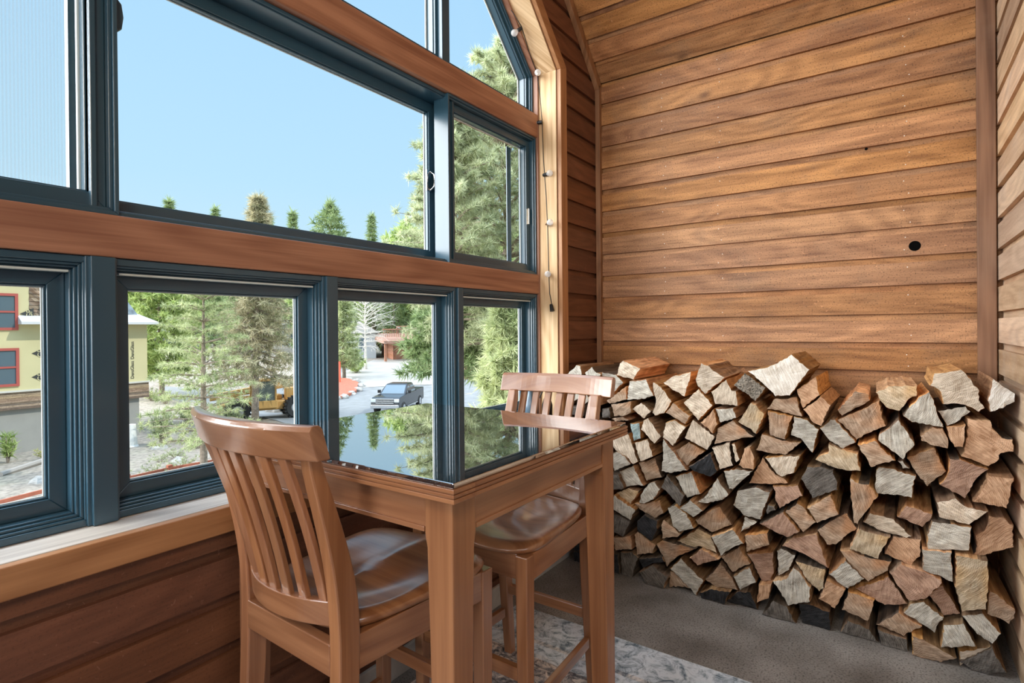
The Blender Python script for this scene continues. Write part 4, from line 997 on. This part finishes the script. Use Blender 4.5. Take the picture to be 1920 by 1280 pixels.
# ---------------------------------------------------------------- pickup truck
def pickup():
    gpt=g(748,768); c=gpt; ang=math.radians(-20)
    r=empty('pickup_truck',c,'black pickup truck parked on the road outside the third window','truck')
    pb=plain('dark_truck_paint',(.012,.015,.02),.12,spec=.6); r.rotation_euler=(0,0,0)
    sil=plain('silver_trim',(.6,.62,.64),.2,.9); tyre=plain('tyre_rubber',(.02,.02,.02),.8); gl=plain('truck_glass',(.10,.15,.19),.05,spec=1)
    # local: x = across (-.97..97), y = length, front at -y
    def prism(b,prof,w0,w1,m=0):
        rings=[[( -w0,y,z) for y,z in prof],[(w0,y,z) for y,z in prof]]; b.loft(rings,m,1)
    b=MB()
    prism(b,[(-2.75,.45),(-2.80,.75),(-2.74,1.08),(-2.5,1.18),(-1.35,1.26),(-.9,1.27),(1.0,1.27),(1.0,1.33),(2.85,1.33),(2.87,.55),(2.7,.45)],.97,.97); child(b,'body',pb,r,bevel=.05)
    b=MB(); rings=[]
    for z,ya,yb_,w_ in ((1.25,-1.35,1.08,.93),(1.5,-.95,1.00,.87),(1.82,-.45,.80,.76),(1.88,-.30,.70,.70)): rings.append([(-w_,ya,z),(w_,ya,z),(w_,yb_,z),(-w_,yb_,z)])
    b.loft(rings); child(b,'cab',pb,r,bevel=.04)
    b=MB(); b.add([(-.80,-1.30,1.285),(.80,-1.30,1.285),(.70,-.52,1.80),(-.70,-.52,1.80),(-.80,-1.26,1.28),(.80,-1.26,1.28),(.70,-.48,1.79),(-.70,-.48,1.79)],[(0,1,2,3),(7,6,5,4)],0,0); child(b,'windscreen',gl,r)
    for s in (-1,1):
        for (ya,yb_) in ((-.95,-.05),(.02,.88)):
            b=MB(); x0=s*.925; x1=s*.80; b.add([(x0,ya,1.30),(x0,yb_,1.30),(x1,yb_-.06,1.72),(x1,ya+(.42 if ya<-.5 else .04),1.72)],[(0,1,2,3),(3,2,1,0)][:1],0,1); child(b,'side_window',gl,r)
        b=MB(); b.box(s*.98,-.98,1.28,s*1.2,-.86,1.50); child(b,'mirror',pb,r,bevel=.03)
        b=MB(); b.box(s*.62,-2.81,.88,s*.96,-2.74,1.10); child(b,'headlight',plain('headlight',(.75,.8,.85),.1),r,bevel=.02)
        b=MB(); b.box(s*.96,-1.2,.40,s*1.05,1.1,.47); child(b,'side_step',sil,r,bevel=.01)
        for y in (-1.85,1.85):
            b=MB(); b.lathe([(.001,-.12),(.25,-.12),(.37,-.13),(.41,-.08),(.41,.08),(.37,.13),(.001,.13)],(s*.88,y,.41),24,0,'x'); wl=child(b,'wheel',tyre,r)
            b=MB(); b.lathe([(.001,.0),(.10,.0),(.22,-.02 if s>0 else .02),(.24,0.0)],(s*1.015,y,.41),18,0,'x'); o=b.obj('hub',sil); o.parent=wl
    b=MB(); b.box(-.60,-2.83,.78,.60,-2.77,1.10); child(b,'grille',plain('dark_grille',(.03,.035,.04),.4),r)
    b=MB()
    for z in (.80,.93,1.06): b.box(-.62,-2.85,z,.62,-2.80,z+.055)
    child(b,'grille_bar',sil,r,bevel=.01)
    b=MB(); b.box(-.96,-2.90,.48,.96,-2.76,.72); child(b,'bumper',sil,r,bevel=.03)
    b=MB(); b.box(-.88,1.1,1.28,.88,2.8,1.335); child(b,'bed_opening',M['black'],r)
    # facing the camera, turned a little
    d=(CAMP-c); a=math.atan2(d.x,-d.y); r.rotation_euler=(0,0,a-math.radians(19)); r.location=c+Vector((0,0,.02))
    r.scale=(.92,.92,.92); return r
pickup()
# ---------------------------------------------------------------- telehandler
def telehandler():
    c=g(500,783); r=empty('telehandler',c,'yellow telehandler with big black tyres parked behind the spruce trunk','construction vehicle')
    ye=plain('machine_yellow',(.58,.34,.11),.5,var=.08); ty=plain('tyre_black',(.03,.03,.03),.85); gl=plain('cab_glass',(.12,.16,.15),.1)
    def wh(x,y):
        b=MB(); b.lathe([(.001,-.18),(.30,-.20),(.34,-.26),(.58,-.28),(.66,-.20),(.66,.20),(.58,.28),(.34,.26),(.001,.18)],(x,y,.66),22,0,'y')
        for k in range(20):
            a=2*PI*k/20; cx,cz=x+.67*math.cos(a),.66+.67*math.sin(a); b.box(cx-.05,y-.25,cz-.05,cx+.05,y+.25,cz+.05)
        w_=child(b,'wheel',ty,r); b=MB(); b.lathe([(.001,-.30),(.10,-.30),(.14,-.26),(.30,-.24),(.32,-.20)],(x,y,.66),18,0,'y'); o=b.obj('hub',plain('grey_hub',(.5,.5,.5),.5) ); o.parent=w_
    for x in (-1.7,1.5):
        for y in (-1.0,1.0): wh(x,y)
    b=MB(); b.box(-2.6,-.75,.55,2.2,.75,1.05); b.box(-2.6,.1,1.05,.9,.75,1.35); child(b,'chassis',ye,r,bevel=.05)
    b=MB()
    for (x,y) in ((-.9,-1.05),(.35,-1.05),(-.9,-.2),(.35,-.2)): b.box(x-.05,y-.05,.9,x+.05,y+.05,2.35,ax=2)
    b.box(-1.0,-1.1,2.30,.45,-.1,2.42); b.box(-1.0,-1.1,.7,.45,-.1,1.15); child(b,'cab_frame',ye,r,bevel=.03)
    b=MB(); b.box(-.82,-1.02,1.15,.30,-.22,2.28); child(b,'cab_glazing',gl,r)
    b=MB(); b.hexa([(-3.0,.15,1.2),(-3.0,.55,1.2),(2.2,.55,1.9),(2.2,.15,1.9),(-3.0,.15,1.55),(-3.0,.55,1.55),(2.2,.55,2.35),(2.2,.15,2.35)],0,0); child(b,'boom',ye,r,bevel=.03)
    b=MB(); b.box(1.0,-.4,1.05,2.5,.1,1.8); child(b,'engine_cover',ye,r,bevel=.06)
    b=MB(); b.hexa([(1.4,-.1,2.0),(1.5,-.1,2.0),(1.5,.0,2.0),(1.4,0,2.0),(2.5,-.1,3.0),(2.6,-.1,3.0),(2.6,0,3.0),(2.5,0,3.0)],0,2); b.box(2.0,-.6,2.3,2.06,.6,3.1); child(b,'mast_guard',ye,r,bevel=.02)
    d=(CAMP-c); r.rotation_euler=(0,0,math.atan2(d.x,-d.y)+.15); r.scale=(1,1,1)
telehandler()
# ---------------------------------------------------------------- carport, far houses
def frame_at(name,px,py,label,cat,turn=0):
    c=g(px,py); r=empty(name,c,label,cat); d=CAMP-c; r.rotation_euler=(0,0,math.atan2(d.x,-d.y)+turn); return r,(c-CAMP).dot(CF)
rs=wood('red_brown_garage',(.24,.10,.06),(.42,.20,.13),.8,pitch=.2,along=1,across=10)
r,dd=frame_at('garage',742,675,'red-brown garage with a railed deck on its roof beyond the driveway','garage',.25); u=dd/1035.
b=MB(); b.box(-5*u,0,0,48*u,6,34*u); child(b,'wall',rs,r)
b=MB(); b.box(0*u,-.06,0,40*u,.0,29*u); child(b,'garage_door',plain('garage_door_brown',(.36,.17,.11),.8,var=.15,scale=1.5),r)
b=MB(); b.hexa([(-30*u,-2.2,32*u),(55*u,-2.2,32*u),(55*u,6,38*u),(-30*u,6,38*u),(-30*u,-2.2,37*u),(55*u,-2.2,37*u),(50*u,5,50*u),(-28*u,5,50*u)]); child(b,'roof',plain('pink_brown_shingle',(.30,.17,.125),.85,var=.15,scale=2),r)
b=MB(); b.box(-28*u,-2.0,0,-24*u,-1.7,34*u); child(b,'post',rs,r)
b=MB()
for k in range(16): b.box((-27+k*3.4)*u,-1.2,44*u,(-26+k*3.4)*u,-1.1,58*u)
b.box(-28*u,-1.25,57*u,26*u,-1.05,59*u); b.box(-2*u,-1.25,50*u,-1*u,-1.0,64*u); b.box(-2*u,-1.25,62*u,24*u,-1.05,64*u); child(b,'deck_railing',rs,r)
wc=plain('pale_cladding',(.40,.43,.45),.7); rf=plain('pale_grey_roof',(.42,.41,.39),.8)
def cottage(px,py,w_,h_,label,mw_,mr_):
    r,dd=frame_at('cottage',px,py,label,'house'); u=dd/1035.
    b=MB(); b.box(-w_*u/2,0,-1,w_*u/2,7,h_*u); child(b,'wall',mw_,r)
    b=MB(); b.loft([[(-w_*u*.58,-.5,h_*u*.92),(0,-.5,h_*u*1.45),(w_*u*.58,-.5,h_*u*.92)],[(-w_*u*.58,8,h_*u*.92),(0,8,h_*u*1.45),(w_*u*.58,8,h_*u*.92)]]); child(b,'roof',mr_,r)
    for k in (-.28,.1):
        b=MB(); b.box(w_*u*k,-.06,h_*u*.3,w_*u*(k+.16),0,h_*u*.72); child(b,'window',pane_m,r)
cottage(665,672,78,52,'pale clad cottage half hidden by trees left of the garage',wc,rf)
cottage(300,660,80,30,'white-roofed house low behind the pines beside the yellow house',wc,wht)
cottage(560,650,60,45,'pale house glimpsed behind the brown-tinged spruce',wc,rf)
# fences far right
b=MB(); p,q=g(872,712),g(905,708)
for k in range(9): a=p.lerp(q,k/8); b.box(a.x-.25,a.y-.05,a.z-.2,a.x+.22,a.y+.05,a.z+1.7,ax=2)
b.obj('board_fence',rs,label='short stretch of red board fence seen through the last window',cat='fence')
p=g(637,722); b=MB(); b.box(p.x-.06,p.y-.06,p.z-.2,p.x+.06,p.y+.06,p.z+2.1); b.obj('marker_post',plain('red_marker',(.75,.12,.06),.6),label='slim red marker post at the edge of the mulch island',cat='post')
# ---------------------------------------------------------------- trees
def leafmat(name,c0,c1,scale=1.2,tr=.35):
    c0=tuple(c*.58 for c in c0); c1=tuple(c*.86 for c in c1)
    m,t,p=mat(name); L=t.links.new; ge=N(t,'ShaderNodeNewGeometry'); tc=N(t,'ShaderNodeTexCoord'); n=N(t,'ShaderNodeTexNoise'); n.inputs['Scale'].default_value=scale; n.inputs['Detail'].default_value=3; L(tc.outputs['Object'],n.inputs[0])
    a=N(t,'ShaderNodeMath',operation='MULTIPLY_ADD'); a.inputs[1].default_value=.35; L(ge.outputs['Random Per Island'],a.inputs[0]); L(n.outputs[0],a.inputs[2])
    r=N(t,'ShaderNodeValToRGB'); ramp(r,[(.40,c0),(.9,c1)]); L(a.outputs[0],r.inputs[0]); L(r.outputs[0],p.inputs['Base Color']); p.inputs['Roughness'].default_value=.6; p.inputs['Specular IOR Level'].default_value=.3
    o=[x for x in t.nodes if x.type=='OUTPUT_MATERIAL'][0]; tl_=N(t,'ShaderNodeBsdfTranslucent'); L(r.outputs[0],tl_.inputs[0]); mx=N(t,'ShaderNodeMixShader'); mx.inputs[0].default_value=tr; L(p.outputs[0],mx.inputs[1]); L(tl_.outputs[0],mx.inputs[2]); L(mx.outputs[0],o.inputs[0]); return m
LM={'pine':leafmat('pine_needles',(.40,.48,.25),(.88,.92,.60)),'fir':leafmat('fir_needles',(.38,.50,.20),(.84,.88,.52)),'dark':leafmat('dark_spruce_needles',(.16,.28,.12),(.50,.62,.30)),
    'brown':leafmat('browning_needles',(.34,.37,.18),(.86,.76,.52)),'leaf':leafmat('fresh_green_leaves',(.32,.48,.12),(.75,.85,.36)),'yellow':leafmat('yellow_green_leaves',(.55,.58,.16),(.92,.88,.42)),'mid':leafmat('hillside_needles',(.18,.30,.12),(.52,.62,.30),.5)}
barkm=plain('grey_brown_bark',(.30,.24,.19),.9,bump=.6,var=.3,scale=12); palebark=plain('bare_pale_bark',(.66,.62,.56),.9,var=.15,scale=4)
def rv(R):
    while 1:
        v=Vector((R.uniform(-1,1),R.uniform(-1,1),R.uniform(-1,1)))
        if .05<v.length<1: return v.normalized()
def tuft(b,c,d,s,n,w,R,mat=0,dw=.75):
    for _ in range(n):
        q=(d*dw+rv(R)).normalized(); e=q.cross(rv(R)).normalized()*w; c0=c+rv(R)*s*.12; tip=c0+q*s*R.uniform(.7,1.1)
        b.v+= [tuple(c0-e*.5),tuple(c0+e*.5),tuple(tip+e*.2)]; k=len(b.v)-3; b.f.append([k,k+1,k+2]); b.m.append(mat); b.uv+=[(0,0),(1,0),(.5,1)]
def tree(name,P_,H,Rad,label,lm,kind='pine',seed=0,base=.15,nw=16,per=6,tn=16,ts=.28,tw=.02,sub=4,droop=-.1,bark=None,group=None,cat='tree',leaf=True,up=.25,prof=None):
    R=random.Random(seed); r=empty(name,P_,label,cat,group)
    b=MB(); n=9; pts=[];rad=[]
    for i in range(n+1):
        f=i/n; pts.append(Vector((.04*H*math.sin(f*2.1+seed)*.3,.04*H*math.sin(f*1.7+seed*2)*.3,H*f-.2))); rad.append(max(.012,H*.016*(1-f)**.9+.01))
    b.tube(pts,rad,8); child(b,'trunk',bark or barkm,r,smooth=True)
    bb=MB(); lb=MB()
    for i in range(nw):
        f=(i+.5)/nw; z=H*(base+(1-base)*f); L0=(prof(f) if prof else (1-f)**.8*(.35+.65*min(1,f*5+.45)))*Rad+.12
        t0=pts[min(n,int(n*z/H))].copy(); t0.z=z
        for k in range(per):
            a=2*PI*(k+R.random()*.6)/per+i*1.3; L=L0*R.uniform(.7,1.12); d=Vector((math.cos(a),math.sin(a),droop+up*f*1.5+R.uniform(-.12,.12)))
            e=t0+d*L; mid=t0+d*L*.5+Vector((0,0,(-.06 if kind!='pine' else .05)*L))
            if kind!='far': bb.tube([t0,mid,e],[H*.0035+.006,H*.002+.004,.004],5)
            if not leaf: 
                for q in range(sub):
                    p0=t0.lerp(e,.3+.6*q/sub); sd=(d+rv(R)*.9).normalized(); e2=p0+sd*L*.4; bb.tube([p0,e2],[.012,.004],4)
                    for _ in range(2): bb.tube([p0.lerp(e2,.5),p0.lerp(e2,.5)+(sd+rv(R)).normalized()*L*.22],[.006,.002],3)
                continue
            for q in range(sub):
                fr=(q+.6+R.random()*.4)/sub; fr=fr**.7
                p0=t0.lerp(mid,min(1,fr*2)) if fr<.5 else mid.lerp(e,(fr-.5)*2)
                side=d.cross(Vector((0,0,1))).normalized()*(1 if q%2 else -1)
                for w_ in range(2 if kind!='far' else 1):
                    sp=(L*.30*(1.15-fr)); c=p0+side*R.uniform(-.15,1)*sp*(1 if w_ else -1)+Vector((0,0,R.uniform(-.35,.25)*sp))
                    tuft(lb,c,(side*(.3 if w_ else -.3)+d*.6+Vector((0,0,(.5 if kind=='pine' else -.15)))).normalized(),ts*R.uniform(.7,1.2),tn,tw,R,0,.3 if kind=='pine' else .75)
    if kind!='far': child(bb,'branches',bark or barkm,r)
    if leaf:
        tuft(lb,Vector((pts[-1].x,pts[-1].y,H-.1)),Vector((0,0,1)),ts*1.3,tn*2,tw,R); o=child(lb,'foliage',lm,r); o['kind']='stuff'
    return r
def gp(px,depth):   # ground point under a screen column at a depth
    q=at(px,PY0,depth); return Vector((q.x,q.y,terr(q.x,q.y)-.05))
def topz(px,ytop,depth): return at(px,ytop,depth).z
def T_(name,px,ytop,depth,radpx,label,lm,**k):
    P_=gp(px,depth); H=topz(px,ytop,depth)-P_.z; return tree(name,P_,H,radpx*depth/1035,label,lm,**k)
bushy=lambda f:(math.sin(PI*min(1,.12+f*.93)))**.6
T_('pine_tree',955,95,14.5,250,'tall long-needled pine filling the right end of the upper windows',LM['pine'],seed=3,base=.38,nw=24,per=8,tn=30,ts=.23,tw=.020,sub=9,droop=-.05,prof=lambda f:(1-f)**.55*(.55+.45*min(1,f*4)))
T_('pine_tree',842,205,12.5,118,'slender long-needled pine whose boughs reach into the big middle pane',LM['pine'],seed=6,base=.57,nw=18,per=7,tn=30,ts=.20,tw=.017,sub=8,droop=.0,prof=lambda f:(1-f)**.5*(.7+.3*min(1,f*4)))
T_('fir_tree',862,520,16,112,'dark green fir with a bough hanging over the driveway',LM['dark'],seed=5,base=.66,nw=14,per=9,tn=18,ts=.30,tw=.034,sub=8,droop=-.22,kind='fir',up=.1,prof=lambda f:(1-f)**.5)
T_('cedar_tree',948,535,10.5,118,'feathery light green fir close outside the last lower window',LM['fir'],seed=7,base=.05,nw=26,per=10,tn=20,ts=.24,tw=.020,sub=9,droop=-.12,kind='fir',up=.1)
T_('young_pine',382,470,20,105,'open-branched pale green pine in front of the yellow house corner',LM['fir'],seed=9,base=.14,nw=18,per=6,tn=22,ts=.22,tw=.020,sub=6,droop=-.04,prof=lambda f:(1-f)**.7*.95+.12)
T_('spruce_tree',482,368,31,82,'brown-tinged spruce rising over the yellow telehandler',LM['brown'],seed=12,base=.22,nw=26,per=8,tn=13,ts=.46,tw=.045,sub=5,droop=-.28,kind='fir',up=.1,prof=lambda f:(1-f)**.85+.03)
T_('green_tree',300,440,42,80,'dense bright green tree beside the slate roof of the yellow house',LM['leaf'],seed=14,base=.15,nw=16,per=10,tn=14,ts=.55,tw=.12,sub=5,kind='fir',prof=bushy)
T_('bare_tree',685,545,58,62,'leafless white-barked tree left of the garage',None,seed=4,base=.28,nw=14,per=6,sub=5,leaf=False,bark=palebark,up=.6,prof=bushy)
T_('slim_spruce',645,500,52,34,'slim yellow-green spruce beside the bare white tree',LM['fir'],seed=17,base=.12,nw=20,per=7,tn=10,ts=.6,tw=.08,sub=4,kind='fir')
# skyline tips seen over the upper window rail
for i,(px,yt,d,rp) in enumerate([(322,376,75,20),(408,390,85,22),(550,398,80,26),(700,404,90,24),(508,408,95,26),(738,470,85,34)]):
    T_('spruce_tree',px,yt,d,rp,['dark spruce whose tip shows left of centre over the middle rail','small pale spruce tip showing over the middle rail, second from the screen pane','dark pointed spruce tip showing over the rail midway along the big pane','dark spruce tip showing just left of the tall pine','faint low spruce tip beside the brown-tinged spruce','spruce half hidden by the left boughs of the tall pine'][i],LM['mid'],seed=20+i,base=.1,nw=24,per=7,tn=9,ts=.9,tw=.14,sub=3,kind='far')
T_('pine_tree',617,381,70,44,'broad dark pine crown standing clear against the sky over the middle rail',LM['mid'],seed=31,base=.3,nw=16,per=8,tn=12,ts=.9,tw=.13,sub=5,kind='far',prof=bushy)
# the wooded hillside: individual trees, copied from a few kinds
hid=Vector((0,0,-200)); kinds=[]
for k,(lm,h,r_) in enumerate([(LM['mid'],14,2.6),(LM['dark'],16,2.8),(LM['leaf'],10,3.6),(LM['mid'],12,3.0),(LM['fir'],13,2.7)]):
    kinds.append((lm,h,r_,k))
RH=random.Random(5); protos={}
HLS=['mid-green spruce of the wooded hillside beyond the road','dark green spruce of the wooded hillside beyond the road','bright leafy tree of the wooded hillside beyond the road','rounded mid-green tree of the wooded hillside beyond the road','pale green tree of the wooded hillside']
spots=[]
for row,(d,step,yt) in enumerate([(58,0,0),(78,42,470),(98,34,452),(122,36,438)]):
    if not step: continue
    px=225+row*11
    while px<1110:
        if not (row==1 and 620<px<800): spots.append((px+RH.uniform(-12,12),d+RH.uniform(-7,7),yt+RH.uniform(-8,34)))
        px+=step
for (px,d,yt) in spots:
    k=RH.choice([0,1,2,3,4,1,0]); lm,h,r_,_=kinds[k]; lim_=395+(px-300)*.15+16
    yt=max(yt,lim_+6) if px<740 else yt-30
    P_=gp(px,d); H=topz(px,yt,d)-P_.z
    if k not in protos:
        protos[k]=tree('hillside_tree',P_,h,r_,HLS[k],lm,seed=40+k,base=.06,nw=18,per=8,tn=10,ts=.9,tw=.20,sub=4,kind='far',group=['mid-green hillside spruces','dark hillside spruces','leafy hillside trees','rounded hillside trees','pale hillside trees'][k],prof=bushy if k in (2,3) else None); o=protos[k]
    else: o=dup(protos[k],P_,RH.uniform(0,6))
    s=H/h; o.scale=(s,s,s); o.location=P_
# shrubs
def shrub(px,py,r_,h,label,lm,seed,name='shrub',grp=None,tn=14,ts=None,d=None):
    P_=g(px,py); R=random.Random(seed); r=empty(name,P_,label,'shrub',grp); b=MB(); lb=MB(); ts=ts or h*.28
    for k in range(16):
        a=R.uniform(0,6.28); q=Vector((math.cos(a)*R.uniform(.1,1)*r_,math.sin(a)*R.uniform(.1,1)*r_,h*R.uniform(.5,1)))
        b.tube([(0,0,-.05),q*.5+Vector((0,0,h*.08)),q],[.02*h,.012*h,.004*h],4)
        for f in (.45,.7,1): tuft(lb,q*f,Vector((0,0,1)),ts,tn,ts*.12,R)
    child(b,'stems',barkm,r); o=child(lb,'foliage',lm,r); o['kind']='stuff'; return r
shrub(14,870,.35,1.3,'spindly green sapling on the soil below the stucco wall',LM['leaf'],1,'sapling',tn=8)
shrub(86,862,.55,.55,'yellow-green low shrub in the planting bed by the stucco wall',LM['yellow'],2)
shrub(303,835,.6,1.6,'young pine seedling beside the brown corner post of the yellow house',LM['pine'],3)
for i,(px,py,rr,hh) in enumerate([(292,892,.9,.45),(345,878,1.0,.5),(330,860,.8,.45),(372,842,.7,.6),(300,866,.6,.35)]): shrub(px,py,rr,hh,'sprawling low pine bough among pale stones below the second window',LM['pine'],10+i,'low_pine_bough','low pine boughs below the second window')
for i,(px,py,rr,hh,lm) in enumerate([(690,668,2.4,2.6,'yellow'),(652,690,2.2,1.8,'dark'),(718,664,1.6,1.9,'leaf'),(668,700,1.2,1.2,'leaf'),(640,684,1.6,2.4,'fir')]):
    shrub(px,py,rr,hh,['bright yellow-green bush left of the garage','dark green bush at the verge of the driveway','small green bush against the garage post','low green bush nearest the mulch island','tall loose bush beside the slim spruce'][i],LM[lm],30+i,tn=22,ts=.55)
for i,(px,py) in enumerate([(285,752),(310,758),(420,752),(395,800),(350,792),(440,795)]): shrub(px,py,.8,.9,'dry grey-green brush on the ground under the open-branched pine',LM['fir'],50+i,'dry_brush','dry brush under the pine')
